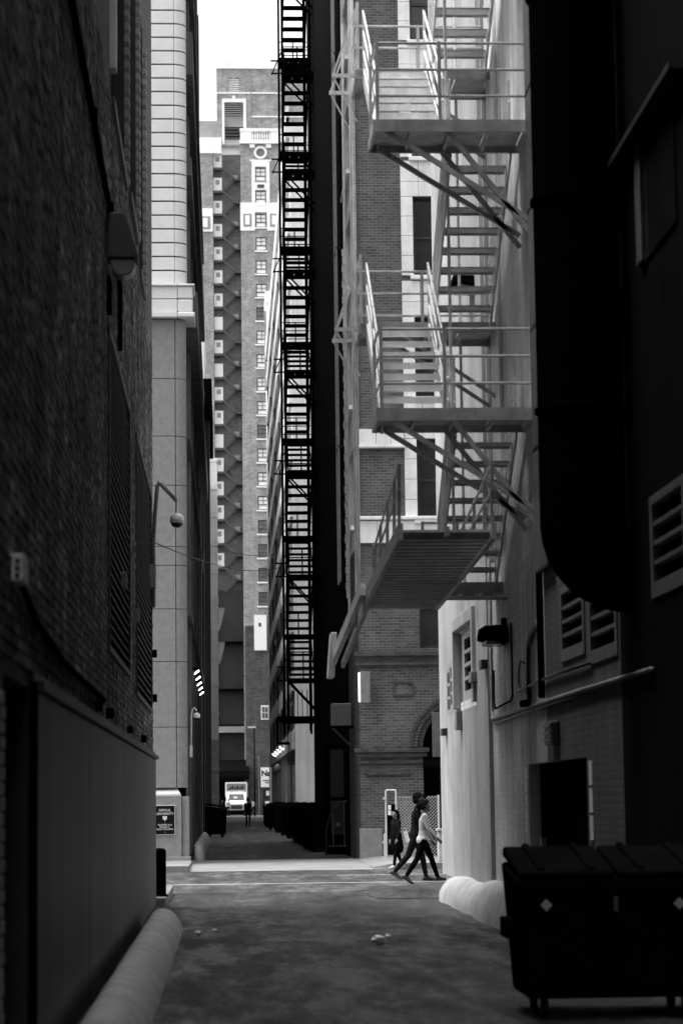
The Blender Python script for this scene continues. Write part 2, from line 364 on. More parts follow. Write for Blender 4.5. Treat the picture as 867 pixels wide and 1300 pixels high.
# steel panels
seams = [14.05, 19.4, 23.1, 26.3, 28.7, 33.2, 37.86]
for a, b in zip(seams[:-1], seams[1:]):
    mb = MB(); mb.box(XL - .02, XL + .045, a + .02, b - .02, .03, 2.30); mb.build('steel_panel', M['steelpanel'], LB, bevel=.008)
mb = MB(); mb.box(XL, XL + .09, 14.0, 37.88, 2.305, 2.36); mb.box(XL, XL + .03, 14.0, 37.88, 2.36, 2.42); mb.build('panel_trim', M['darksteel'], LB)
for y, s in ((20.4, .10), (22.3, .12), (27.2, .10), (31.6, .12)):
    mb = MB(); mb.box(XL + .03, XL + .03 + s * .6, y, y + .22, 2.43, 2.43 + s * .8); mb.build('bracket', M['black'], LB, bevel=.01)
mb = MB(); mb.box(XL - .16, XL - .13, DOOR[0], DOOR[1], 0, 2.32); d_ = mb.build('door', M['black'], LB)
mb = MB(); mb.tube((XL - .06, 12.6, 1.0), (XL - .06, 12.6, 1.15), .012); mb.tube((XL - .13, 12.6, 1.0), (XL - .06, 12.6, 1.0), .012); mb.build('handle', M['galv'], d_)
mb = MB(); mb.box(XL + .002, XL + .05, 13.95, 14.045, 0, 2.36); mb.build('door_post', M['black'], LB)
q = None
for k in range(28):
    z = .05 + k * .078
    if q is None: mb = MB(); mb.box(XL - .1, XL + .016, 12.12, 12.345, z, z + .066); q = mb.build('quoin_brick', M['palebrick'], LB, bevel=.006)
    else: c = inst(q, LB, (0, (-.05 if k % 2 else 0), k * .078))
# louvred vents
for (a, b, z0, z1) in LOUV:
    mb = MB(); mb.box(XL - .03, XL + .03, a, a + .07, z0, z1); mb.box(XL - .03, XL + .03, b - .07, b, z0, z1); mb.box(XL - .03, XL + .03, a + .07, b - .07, z1 - .06, z1); mb.box(XL - .03, XL + .03, a + .07, b - .07, z0, z0 + .06); mb.box(XL - .16, XL - .15, a, b, z0, z1)
    v = mb.build('louvre_vent', M['darksteel'], LB)
    n = int((z1 - z0 - .14) / .105); s0 = None
    for k in range(n):
        z = z0 + .07 + k * .105
        if s0 is None:
            mb = MB(); mb.hexa([(XL + .012, a + .07, z), (XL + .012, b - .07, z), (XL - .12, b - .07, z + .075), (XL - .12, a + .07, z + .075), (XL + .012, a + .07, z + .014), (XL + .012, b - .07, z + .014), (XL - .12, b - .07, z + .089), (XL - .12, a + .07, z + .089)]); s0 = mb.build('slat', M['grille'], v)
        else: inst(s0, v, (0, 0, k * .105))
# upper windows with toothed jambs
for (a, b, z0, z1) in WIN_L:
    mb = MB(); mb.box(XL - .12, XL - .08, a, a + .06, z0, z1); mb.box(XL - .12, XL - .08, b - .06, b, z0, z1); mb.box(XL - .12, XL - .08, a + .06, b - .06, z0, z0 + .06); mb.box(XL - .12, XL - .08, a + .06, b - .06, (z0 + z1) / 2 - .03, (z0 + z1) / 2 + .03)
    w = mb.build('window', M['sash'], LB)
    mb = MB(); mb.box(XL - .15, XL - .125, a, b, z0, z1); mb.build('pane', M['glass'], w)
    mb = MB(); mb.box(XL - .05, XL + .05, a - .05, b + .05, z0 - .09, z0 - .003); mb.build('sill', M['grille'], w, bevel=.01)
    q = None
    for k in range(24):
        z = z0 + .01 + k * .155
        if z + .08 > z1: break
        if q is None: mb = MB(); mb.box(XL - .02, XL + .06, b + .004, b + .22, z, z + .085); q = mb.build('jamb_brick', M['palebrick'], LB, bevel=.004)
        else: inst(q, LB, (0, 0, k * .155))
mb = MB(); mb.box(XL - .02, XL + .07, 23.70, 23.895, 9.15, 12.8); mb.build('sunlit_strip', M['white'], LB, bevel=.01)  # white strip stands for sunlight at the window edge
# conduit along the wall
mb = MB(); mb.path([(XL + .035, 10, 7.72), (XL + .035, 17.2, 7.63), (XL + .035, 23.2, 7.5), (XL + .035, 24.4, 7.47), (XL + .035, 25.3, 7.2), (XL + .035, 25.3, 6.5)], .028, 8); cn = mb.build('conduit', M['black'], LB, smooth=True)
for y, z in ((13.5, 7.68), (20, 7.57), (23.0, 7.505)):
    mb = MB(); mb.box(XL + .0, XL + .075, y - .04, y + .04, z - .05, z + .05); mb.build('clip', M['black'], cn)
mb = MB(); mb.path([(XL + .03, 13.0, 2.86), (XL + .03, 14.2, 2.72), (XL + .03, 16.5, 2.62), (XL + .03, 22, 2.58)], .022, 8); mb.build('conduit', M['black'], LB, smooth=True)
# junction box
JB = thing('junction_box', 'small pale electrical box on the dark brick wall above the steel panels', 'electrical box', (XL + .02, 12.75, 2.82))
mb = MB(); mb.box(XL + .015, XL + .085, 12.6, 12.9, 2.82, 2.97); mb.build('case', M['white'], JB, bevel=.01)
for z in (2.85, 2.89, 2.93):
    mb = MB(); mb.tube((XL + .05, 12.6, z), (XL + .05, 12.592, z), .012); mb.build('knockout', M['black'], JB)
for y, z in ((26.2, 4.0), (30.0, 3.9)):
    mb = MB(); mb.box(XL + .0, XL + .07, y, y + .12, z, z + .18); mb.build('junction_cover', M['galv'], LB, bevel=.01)
# wall lamp
WL = thing('wall_lamp', 'boxy hooded wall lamp with a rounded lens high on the dark brick wall', 'wall lamp', (-1.0, 23, 6.75))
mb = MB(); mb.prism([(-1.145, 7.42), (-.96, 7.42), (-.83, 7.0), (-.83, 6.97), (-1.145, 6.97)], 'y', 22.86, 23.22); mb.build('hood', M['hood'], WL, bevel=.012)
mb = MB()
pr = [(-1.11, 6.965), (-.86, 6.965), (-.865, 6.88), (-.90, 6.82), (-.97, 6.79), (-1.04, 6.80), (-1.09, 6.85)]
mb.prism(pr, 'y', 22.9, 23.18); mb.build('lens', M['lens'], WL, bevel=.02)
mb = MB(); mb.box(-1.15, -1.10, 22.9, 23.18, 6.45, 6.8); mb.build('back_box', M['black'], WL, bevel=.01)

# dome camera on a swan-neck, building corner
def dome_camera(root, c, r):
    mb = MB(); mb.lathe([(.02, r * 1.35), (r * .35, r * 1.3), (r * .85, r * 1.0), (r, r * .55), (r, .12 * r), (r * .96, .06 * r)], c, 20); mb.build('housing', M['camw'], root, smooth=True)
    mb = MB(); mb.lathe([(r * .93, .05 * r), (r * .93, -.1 * r)], c, 20); mb.build('ring', M['camw'], root, smooth=False)
    mb = MB(); mb.lathe([(r * .86, -.1 * r), (r * .80, -.4 * r), (r * .5, -.68 * r), (.004, -.78 * r)], c, 20); mb.build('dome', M['glass'], root, smooth=True)
DC = thing('security_camera', 'white dome security camera hanging from a bent arm on the dark brick corner', 'security camera', (-1.1, 36.4, 4.7))
mb = MB(); mb.path([(-1.09, 36.3, 4.6), (-1.085, 36.2, 5.6), (-1.06, 36.1, 6.0), (-1.02, 36.0, 6.43), (-1.0, 36.0, 6.49), (-.96, 36.0, 6.47), (-.73, 36.0, 6.22)], .032, 10); mb.build('arm', M['galv'], DC, smooth=True)
mb = MB(); mb.tube((-.72, 36, 6.25), (-.72, 36, 5.98), .014); mb.build('drop_pipe', M['camw'], DC)
mb = MB(); mb.box(-1.15, -1.05, 36.15, 36.45, 4.9, 5.25); mb.build('mount_box', M['galv'], DC, bevel=.01)
dome_camera(DC, (-.72, 36, 5.88), .108)
for z in (3.9, 3.2):
    mb = MB(); mb.box(XL, XL + .08, 37.3, 37.45, z, z + .12); mb.build('junction_cover', M['black'], LB, bevel=.01)
# bollard
BO = thing('bollard', 'short black round bollard on the pavement corner by the steel panels', 'bollard', (-1.04, 38.3, .14))
mb = MB(); mb.lathe([(.1, 0), (.1, .70), (.095, .73), (.07, .755), (.01, .765)], (-1.06, 38.3, .14), 20); mb.build('post', M['black'], BO, smooth=True)
mb = MB(); mb.lathe([(.13, .0), (.125, .03), (.105, .04)], (-1.06, 38.3, .139), 20); mb.build('base_ring', M['black'], BO)

# wheel guards (concrete noses along the walls)
def guard(name, label, prof, y0, y1, mat, jit, n=40, seed=0, cap0=.12, cap1=.12, taper=None):
    vs = []; fs = []; K = len(prof); cx = sum(p[0] for p in prof) / K
    for j in range(n + 1):
        f = j / n; y = y0 + (y1 - y0) * f; e = 1.0
        dist = min((y - y0) / cap0 if cap0 else 9, (y1 - y) / cap1 if cap1 else 9)
        if dist < 1: e = .35 + .65 * math.sqrt(max(0, 1 - (1 - dist) ** 2))
        if taper: e *= 1 + (taper - 1) * f
        for i, (x, z) in enumerate(prof):
            d = jit * (mnoise.noise((x * 1.2 + seed, y * .8, z * 1.5)) + .25 * mnoise.noise((x * 5 + seed, y * 2.1, z * 6)))
            zz = z * e + (d if z > .03 else 0); xx = cx + (x - cx) * (.6 + .4 * e) + d * .8
            vs.append((xx, y, zz if z > .03 else -.03))
    for j in range(n):
        for i in range(K - 1):
            a = j * K + i; fs.append((a, a + 1, a + K + 1, a + K))
    fs += [tuple(range(K)), tuple(n * K + i for i in range(K - 1, -1, -1))]
    mb = MB(); mb._add(vs, fs); o = mb.build(name, mat, smooth=True)
    return tag(o, label, 'wheel guard')
PL = [(-.97, 0), (-.97, .17), (-.94, .235), (-.88, .275), (-.80, .285), (-.72, .26), (-.65, .20), (-.60, .12), (-.565, .04), (-.55, 0)]
guard('wheel_guard', 'long rounded grey concrete wheel guard in front of the steel panels', PL, 7, 31.2, M['guard'], .008, 240, cap0=.2, cap1=.35)
PR = [(3.76, .0), (3.76, .42), (3.70, .44), (3.60, .40), (3.50, .30), (3.44, .18), (3.42, .06), (3.41, 0)]
guard('wheel_guard', 'short lumpy whitewashed wheel guard at the corner of the painted wall', PR, 33.3, 38.7, M['guardw'], .06, 90, 3, .35, .5)
PR2 = [(3.76, .0), (3.76, .50), (3.70, .53), (3.58, .50), (3.47, .38), (3.41, .22), (3.39, .08), (3.38, 0)]
guard('wheel_guard', 'taller lumpy whitewashed wheel guard behind the large black dumpster', PR2, 26.4, 33.1, M['guardw'], .05, 90, 11, .3, .25)
PF = [(-.90, 0), (-.90, .42), (-.82, .46), (-.72, .40), (-.64, .25), (-.60, .08), (-.6, 0)]
guard('wheel_guard', 'pale rounded wheel guard along the foot of the grey stone building', PF, 66, 92, M['guardw'], .04, 40, 5, .8, .6)

# ================================================================== right: painted brick building with the pale fire escape
XR = 3.75
RB = thing('painted_building', 'pale painted brick building with small vents and conduits on its alley wall', 'building', (9, 31, 0))
WIN_R = (34.9, 37.7, 3.15, 4.25); VENTS = [(24.45, 26.2, 3.12, 3.95), (22.4, 24.15, 2.98, 3.86), (18.9, 20.5, 3.35, 4.25)]
DR = (24.6, 29.35, .02, 2.05)
mb = MB(); mb.holed('x', XR, 27.6, 40.7, 0, 24, [WIN_R, (27.6, DR[1], DR[2], DR[3])], .18, 0, 0, 27.6)
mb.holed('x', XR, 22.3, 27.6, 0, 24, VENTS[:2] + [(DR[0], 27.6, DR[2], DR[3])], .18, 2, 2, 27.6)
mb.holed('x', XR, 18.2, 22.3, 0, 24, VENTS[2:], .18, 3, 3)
mb.quad((XR, 40.7, 0), (22, 40.7, 0), (22, 40.7, 24), (XR, 40.7, 24), 1); mb.quad((XR, 18.2, 24), (XR, 40.7, 24), (22, 40.7, 24), (22, 18.2, 24), 1)
mb.build('wall', [M['stucco'], M['stuccoy'], M['stucco_shade'], M['stucco_deepshade']], RB)
mb = MB()
mb.holed('x', XR - .06, 33.2, 40.76, .36, 23.9, [(34.75, 37.85, 3.0, 4.4)], .06); mb.quad((XR - .06, 33.2, .36), (XR, 33.2, .36), (XR, 33.2, 23.9), (XR - .06, 33.2, 23.9)); mb.quad((XR - .06, 40.76, .36), (XR + 3, 40.76, .36), (XR + 3, 40.76, 23.9), (XR - .06, 40.76, 23.9)); mb.quad((XR - .06, 33.2, 23.9), (XR + 3, 33.2, 23.9), (XR + 3, 40.76, 23.9), (XR - .06, 40.76, 23.9))
mb.build('corner_render', M['render'], RB)
mb = MB(); mb.box(XR - .045, XR - .001, 32.25, 32.75, 4.9, 23.9); mb.build('recess_shade_strip', M['pier'], RB, bevel=.01)  # dark strip stands for the shade of a recess
mb = MB(); mb.box(XR - .05, XR - .001, 31.2, 32.15, 5.0, 23.9); mb.build('pilaster', M['white'], RB, bevel=.01)
# louvred window with hooded frame
a, b, z0, z1 = WIN_R
mb = MB()
for (y0, y1, w0, w1) in ((a - .17, a, z0 - .1, z1 + .22), (b, b + .17, z0 - .1, z1 + .22), (a, b, z1 + .02, z1 + .22)): mb.box(XR - .12, XR + .02, y0, y1, w0, w1)
w = mb.build('window', M['render'], RB, bevel=.012)
mb = MB(); mb.box(XR + .10, XR + .13, a + .01, b - .01, z0, z1); mb.build('backing', M['black'], w)
mb = MB()
for (y0, y1, w0, w1) in ((a + .01, a + .45, z0, z1), (b - .4, b - .01, z0, z1), (a + .45, b - .4, z0, z0 + .16), (a + .45, b - .4, z1 - .12, z1)): mb.box(XR + .03, XR + .09, y0, y1, w0, w1)
mb.build('frame', M['ventw'], w)
s0 = None
for k in range(3):
    z = z0 + .33 + k * .21
    if s0 is None: mb = MB(); mb.box(XR + .02, XR + .09, a + .45, b - .4, z, z + .05); s0 = mb.build('slat', M['ventw'], w)
    else: inst(s0, w, (0, 0, k * .21))
for (a, b, z0, z1) in VENTS:
    mb = MB()
    for (y0, y1, w0, w1) in ((a, a + .12, z0, z1), (b - .12, b, z0, z1), (a + .12, b - .12, z0, z0 + .14), (a + .12, b - .12, z1 - .08, z1)): mb.box(XR - .02, XR + .06, y0, y1, w0, w1)
    v = mb.build('vent', M['ventd'], RB, bevel=.006)
    mb = MB(); mb.box(XR + .15, XR + .17, a, b, z0, z1); mb.build('backing', M['black'], v)
    s0 = None; n = 3; st = (z1 - z0 - .22) / (n + 1)
    for k in range(n):
        z = z0 + .14 + (k + 1) * st - .02
        if s0 is None: mb = MB(); mb.box(XR - .01, XR + .07, a + .12, b - .12, z, z + .04); s0 = mb.build('slat', M['ventd'], v)
        else: inst(s0, v, (0, 0, k * st))
# service door
mb = MB(); mb.box(XR + .14, XR + .17, DR[0], DR[1], 0, 2.05); d_ = mb.build('door', M['black'], RB)
mb = MB(); mb.box(XR + .08, XR + .14, 28.9, 29.0, .95, 1.15); mb.build('handle', M['galv'], d_)
for y0, n, wd in ((29.42, 5, .28), (24.2, 3, .2)):
    q = None
    for k in range(n):
        z = 1.20 + k * (.84 / n)
        if q is None: mb = MB(); mb.box(XR - .012, XR - .001, y0, y0 + wd, z, z + .84 / n - .03); q = mb.build('door_notice', M['white'], RB)
        else: inst(q, RB, (0, 0, k * (.84 / n)))
# conduits, boxes
def conduit(pts, r=.02, mat='galv'):
    mb = MB(); mb.path(pts, r, 8); return mb.build('conduit', M[mat], RB, smooth=True)
xc = XR - .03
conduit([(xc, 33.05, 5.0), (xc, 33.05, 2.76), (xc, 32.9, 2.73), (xc, 29, 2.745), (xc, 25, 2.75), (xc, 20.5, 2.74)], .026, 'galv')
conduit([(xc, 33.3 - .14, 4.8), (xc, 33.15, 3.5), (xc, 33.2, 3.2), (xc, 33.12, 2.9), (xc, 32.7, 2.66), (xc, 29, 2.69), (xc, 25, 2.70)], .014, 'galv')
conduit([(xc, 30.6, 3.9), (xc, 30.6, 2.95), (xc, 30.8, 2.9), (xc, 32.6, 2.86), (xc, 32.7, 2.95), (xc, 32.7, 3.4)], .014, 'black')
conduit([(xc, 30.2, 2.98), (xc, 27, 3.02), (xc, 24, 3.0)], .018, 'darksteel')
conduit([(xc, 28.9, 3.5), (xc, 28.7, 3.6), (xc, 28.0, 3.72), (xc, 27.95, 3.6)], .03, 'galv')
conduit([(xc, 28.9, 3.55), (xc, 29.0, 3.1), (xc, 28.9, 2.85)], .025, 'darksteel')
conduit([(xc, 29.3, 3.3), (xc, 29.7, 3.36), (xc, 29.9, 3.25), (xc, 29.9, 3.05), (xc, 29.6, 2.98), (xc, 29.2, 3.0)], .012, 'darksteel')
conduit([(xc, 27.72, 11), (xc, 27.72, 5), (xc, 27.7, 2.8)], .05, 'black')
conduit([(xc, 29.1, 3.02), (xc, 28.9, 2.78)], .02, 'black')
for y, z, h, m in ((36.9, 2.70, .30, 'galv'), (39.4, 2.68, .12, 'darksteel'), (33.2, 3.45, .13, 'darksteel'), (34.6, 3.33, .16, 'galv'), (28.6, 2.74, .08, 'black')):
    mb = MB(); mb.box(XR - .15, XR - .06, y, y + .34, z, z + h); mb.build('junction_cover', M[m], RB, bevel=.01)
q = None
for i, y in enumerate((38.35, 38.85)):
    for k in range(3):
        if q is None: mb = MB(); mb.box(XR - .068, XR - .055, y, y + .36, 3.16, 3.32); q = mb.build('glass_block', M['sash'], RB)
        else: inst(q, RB, (0, .5 * i, k * .22 - .06 * i))
mb = MB(); mb.holed('x', XR - .064, 38.25, 39.35, 3.02, 3.86, [(38.3, 38.75, 3.1, 3.8), (38.82, 39.28, 3.04, 3.74)], .004); mb.build('block_surround', M['ventw'], RB)
# flood lamp over the conduit
FL = thing('flood_lamp', 'dark hooded flood lamp on the pale wall between two conduits', 'wall lamp', (XR - .15, 31.4, 3.65))
mb = MB(); mb.hexa([(XR - .36, 31.0, 3.74), (XR - .02, 31.0, 3.66), (XR - .02, 31.8, 3.66), (XR - .36, 31.8, 3.74), (XR - .34, 31.05, 3.90), (XR - .02, 31.05, 3.92), (XR - .02, 31.75, 3.92), (XR - .34, 31.75, 3.90)]); mb.build('hood', M['black'], FL, bevel=.02)
mb = MB(); mb.box(XR - .30, XR - .08, 31.12, 31.7, 3.66, 3.71); mb.build('lens', M['lens'], FL)
mb = MB(); mb.box(XR - .06, XR, 31.3, 31.5, 3.88, 4.02); mb.build('bracket', M['black'], FL)
copy_thing(FL, (XR - .15, 34.3, 9.1), 'dark hooded flood lamp high on the pale wall behind the fire escape stairs')
BL = thing('bulkhead_lamp', 'small caged bulkhead lamp on the dim wall above the service door', 'wall lamp', (XR - .08, 26.8, 2.2))
mb = MB(); mb.box(XR - .10, XR, 26.5, 27.1, 2.22, 2.5); mb.build('case', M['darksteel'], BL, bevel=.03)
s0 = None
for k in range(3):
    if s0 is None: mb = MB(); mb.box(XR - .125, XR - .10, 26.52, 27.08, 2.27, 2.29); s0 = mb.build('bar', M['galv'], BL)
    else: inst(s0, BL, (0, 0, .08 * k))
# metal-clad pier, joints each 1.45 m
for k in range(8):
    z = 4.25 + k * 1.45
    mb = MB(); mb.box(XR - .10, XR - .001, 26.55, 27.6, z + .012, z + 1.43); mb.build('pier_panel', M['pier'], RB, bevel=.02)

# dark building nearer the camera
DB = thing('near_black_building', 'near-black brick building on the right side of the alley', 'building', (12, 0, 0))
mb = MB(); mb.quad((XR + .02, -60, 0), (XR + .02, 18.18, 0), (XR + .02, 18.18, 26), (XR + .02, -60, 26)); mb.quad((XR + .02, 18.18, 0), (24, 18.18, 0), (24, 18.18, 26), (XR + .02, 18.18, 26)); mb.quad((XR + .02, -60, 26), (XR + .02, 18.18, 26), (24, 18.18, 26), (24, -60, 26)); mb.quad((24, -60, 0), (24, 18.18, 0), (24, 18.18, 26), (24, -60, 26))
mb.build('wall', M['nearblack'], DB)  # one even near-black tone
# window with a pale jamb and a thin ledge, half lost in the dark
mb = MB(); mb.box(XR - .05, XR - .002, 20.35, 20.62, 6.35, 7.45); w = mb.build('window_jamb', M['ventd'], RB, bevel=.01)
mb = MB(); mb.box(XR - .02, XR - .001, 18.9, 20.34, 6.35, 7.4); mb.build('pane', M['glass'], w)
mb = MB(); mb.box(XR - .16, XR - .001, 18.3, 23.9, 7.46, 7.52); mb.build('ledge', M['darksteel'], RB)
# exhaust duct
DU = thing('exhaust_duct', 'big round black exhaust duct bending into the wall above the vents', 'duct', (3.36, 21.6, 3.3))
pts = [(3.33, 21.7, 15.5), (3.33, 21.7, 9), (3.33, 21.7, 4.15)] + [(3.33 + .42 * (1 - math.cos(t)), 21.7, 4.15 - .42 * math.sin(t)) for t in [math.pi / 2 * k / 8 for k in range(1, 9)]] + [(3.95, 21.7, 3.73)]
mb = MB(); mb.path(pts, .40, 28); mb.build('pipe', M['black'], DU, smooth=True)
for z in (5.2, 7.2, 9.2, 11.2):
    mb = MB(); mb.lathe([(.402, 0), (.43, .01), (.43, .05), (.402, .06)], (3.33, 21.7, z), 28); mb.build('collar', M['black'], DU)
for z in (6.2, 10.2):
    mb = MB(); mb.box(3.6, 3.76, 21.25, 22.15, z, z + .08); mb.build('bracket', M['black'], DU)

# ---------------------------------------------------------------- pale fire escape
FE = thing('fire_escape', 'pale painted iron fire escape with a raised swing stair on the painted brick wall', 'fire escape', (2.8, 30, 4.2))
ZN, ST, NR = [6.28, 9.85, 13.42], 3.57, 9
XI, XO = (2.88, 3.64), (1.96, 2.80)
YN0, YN1, YF0, YF1 = 28.0, 29.0, 31.6, 32.6
def landing(root, x0, x1, y0, y1, z, mf, mp, npl=4):
    mb = MB()
    for (a0, a1, b0, b1) in ((x0, x1, y0, y0 + .035), (x0, x1, y1 - .035, y1), (x0, x0 + .035, y0 + .035, y1 - .035), (x1 - .035, x1, y0 + .035, y1 - .035)): mb.box(a0, a1, b0, b1, z - .12, z + .03)
    l = mb.build('landing', mf, root)
    w = (x1 - x0 - .07) / npl; p0 = None
    for k in range(npl):
        if p0 is None: mb = MB(); mb.box(x0 + .035, x0 + .035 + w - .012, y0 + .036, y1 - .036, z - .035, z - .02); p0 = mb.build('deck_plate', mp, l)
        else: inst(p0, l, (w * k, 0, 0))
    for k in (1, 2, 3):
        xx = x0 + (x1 - x0) * k / 4
        mb = MB(); mb.box(xx - .02, xx + .02, y0 + .036, y1 - .036, z - .10, z - .036); mb.build('joist', mf, l)
    return l
def rail(root, p, q, h, mats, posts=(0, 1), nr=3, rr=.018, pw=.04):
    p = Vector(p); q = Vector(q); up_ = Vector((0, 0, 1))
    for k in range(nr):
        z = h * (1 - k / nr)
        mb = MB(); mb.tube(p + up_ * z, q + up_ * z, rr); mb.build('handrail' if k == 0 else 'rail', mats, root)
    for t in posts:
        c = p.lerp(q, t); mb = MB(); mb.bar(c, c + up_ * (h + .02), pw); mb.build('post', mats, root)
def flight(root, x0, x1, ya, za, yb, zb, n, mt, ms, lip=.10, railsides=(1,), td=.25, h=.85, rm=None):
    """stair from (ya,za) top to (yb,zb) bottom with n risers; each tread a part"""
    s = 1 if yb > ya else -1; dz = (za - zb) / n; dy = (yb - ya) / n; t0 = None
    for k in range(1, n):
        y = ya + dy * k; z = za - dz * k
        if t0 is None:
            y0, z0 = y, z; mb = MB(); mb.box(x0 + .02, x1 - .02, y - s * .02, y + s * td, z - .02, z); mb.box(x0 + .02, x1 - .02, y + s * (td - .015), y + s * td, z - lip, z - .021)
            t0 = mb.build('tread', mt, root)
        else: inst(t0, root, (0, y - y0, z - z0))
    for x in (x0, x1):
        mb = MB(); mb.bar((x, ya, za - .08), (x, yb + s * .12, zb - .06), .025, .2, (0, 0, 1)); mb.build('stringer', ms, root)
    for i, x in enumerate((x0, x1)):
        if i in railsides: rail(root, (x, ya, za), (x, yb, zb), h, rm or ms, (0.02, .5, .98), 3, .016, .03)
for i, z in enumerate(ZN):
    landing(FE, 1.84, XR - .005, YN0, YN1, z, M['feW'], M['feU'])
    zf = z - ST / 2
    if i == 0: zf = 4.5
    # front railing of the near landing, left side railing
    rail(FE, (1.90, YN0 + .03, z), (XR - .03, YN0 + .03, z), 1.0, M['feW'], (0, .42), 3)
    rail(FE, (1.88, YN0 + .06, z), (1.88, YN1, z), 1.0, M['feL'], (1,), 3)
    # inner flight away from the camera, down to the far landing
    flight(FE, XI[0], XI[1], YN1, z, YF0, zf, NR, M['feU'], M['feW'], .05, (0, 1), rm=M['feL'])
    landing(FE, (1.84 if i else 2.7), XR - .005, YF0, YF1, zf, M['feW'], M['feU'])
    rail(FE, ((1.88 if i else 2.75), YF1 - .03, zf), (XR - .03, YF1 - .03, zf), .95, M['feW'], (0, .5), 3)
    if i:
        # outer flight from the far landing, down towards the camera
        flight(FE, XO[0], XO[1], YF0, zf, YN1, z - ST, NR, M['feL'], M['feL'], .085, (0, 1), rm=M['feL'])
        rail(FE, (1.88, YF0, zf), (1.88, YF1, zf), .95, M['feL'], (0, 1), 3)
        for yy in (YF0 + .1, YF1 - .1):
            mb = MB(); mb.bar((1.84, yy, zf - .05), (1.52, yy, zf - .05), .04, .05); mb.build('outrigger', M['feL'], FE)
            mb = MB(); mb.bar((1.54, yy, zf - .04), (1.86, yy, zf + .9), .025); mb.build('brace', M['feL'], FE)
            mb = MB(); mb.bar((1.54, yy, zf - .06), (1.86, yy, zf - .7), .022); mb.build('brace', M['feL'], FE)
    # struts back to the wall
    for (xs, ys) in ((2.0, YN0 + .06), (2.0, YN1 - .06), (2.75, YN0 + .06), (2.75, YN1 - .06)):
        mb = MB(); mb.bar((xs, ys, z - .1), (XR - .02, ys, z - (1.2 if xs < 2.5 else 1.35)), .05, .06); mb.build('strut', M['feW'], FE)
    for (xs, ys) in (((2.4, YF0 + .1), (2.4, YF1 - .1)) if i else ()):
        mb = MB(); mb.bar((xs, ys, zf - .1), (XR - .02, ys, zf - 1.0), .04, .05); mb.build('strut', M['feW'], FE)
# hanging rods and pipes on the outer side
for x, y, z0, z1, r in ((1.76, 31.5, 3.9, 13.2, .018), (1.70, 32.2, 3.95, 12.5, .016), (1.86, 32.55, 4.4, 13.2, .02), (2.84, 29.02, 4.9, 13.2, .02), (3.32, 32.5, 4.5, 13.0, .02)):
    mb = MB(); mb.tube((x, y, z0), (x, y, z1), r); mb.build('rod', M['feL'], FE)
mb = MB(); mb.tube((2.6, 31.2, 4.28), (XR, 31.2, 4.28), .03); mb.build('pivot_bar', M['feL'], FE)
# swing stair, raised level
SW = None
mb = MB()
xa, xb, ya, za, yb, zb = 1.84, 2.82, 31.3, 4.22, 24.5, 4.42
def sp(x, t, dz=0): return (x, ya + (yb - ya) * t, za + (zb - za) * t + dz)
mb.bar(sp(xa, 0), sp(xa, 1), .05, .17); mb.bar(sp(xb, 0), sp(xb, 1), .05, .17); mb.bar(sp((xa + xb) / 2, .0), sp((xa + xb) / 2, 1), .05, .10)
SW = mb.build('swing_stair', M['feW'], FE)
t0 = None; n = 24
for k in range(n):
    t = (k + .5) / n; c = sp(0, t)
    if t0 is None:
        y0, z0 = c[1], c[2]
        mb = MB(); mb.hexa([(xa + .03, y0 + .06, z0 - .06), (xb - .03, y0 + .06, z0 - .06), (xb - .03, y0 - .06, z0 - .0), (xa + .03, y0 - .06, z0 - .0), (xa + .03, y0 + .065, z0 - .03), (xb - .03, y0 + .065, z0 - .03), (xb - .03, y0 - .055, z0 + .03), (xa + .03, y0 - .055, z0 + .03)]); mb.box(xa + .03, xb - .03, y0 + .061, y0 + .078, z0 - .078, z0 - .061, 1); t0 = mb.build('tread', [M['guard'], M['feL']], SW)  # pale bar stands for light caught on each tread's edge
    else: inst(t0, SW, (0, c[1] - y0, c[2] - z0))
for x in (xa + .0, xb):
    for t in (.35, .52, .70, .86, .97):
        p = sp(x, t, .05); h = .25 + .45 * t
        mb = MB(); mb.bar(p, (p[0], p[1] - .12, p[2] + h), .035); mb.build('post', M['feW'], SW)
    for dz in (.0, .26):
        mb = MB(); mb.bar(sp(x, .30, .40 - dz * .6), (x, sp(x, .97)[1] - .12, sp(x, .97)[2] + .72 - dz), .022); mb.build('handrail', M['feW'], SW)
# counterweight arms
mb = MB(); mb.bar((1.78, 30.4, 4.34), (1.60, 34.9, 3.70), .07, .16); mb.build('counterweight_arm', M['feL'], FE)
mb = MB(); mb.bar((1.90, 30.4, 4.28), (1.72, 34.6, 3.60), .05, .10); mb.build('counterweight_arm', M['feW'], FE)
mb = MB(); mb.hexa([(1.50, 34.6, 3.42), (1.60, 34.6, 3.42), (1.60, 35.1, 3.42), (1.50, 35.1, 3.42), (1.55, 34.6, 4.08), (1.64, 34.6, 4.08), (1.64, 35.1, 4.08), (1.55, 35.1, 4.08)]); mb.build('counterweight', M['white'], FE, bevel=.015)
mb = MB()
for k in range(44):
    z = 4.35 + k * .11; a = .02 if k % 2 else 0
    mb.box(1.66 - .012 - a / 2, 1.66 + .012 + a / 2, 31.9 - .022 + a, 31.9 + .022 - a, z, z + .10)
o = mb.build('chain', M['feL'], FE); o['kind'] = 'stuff'

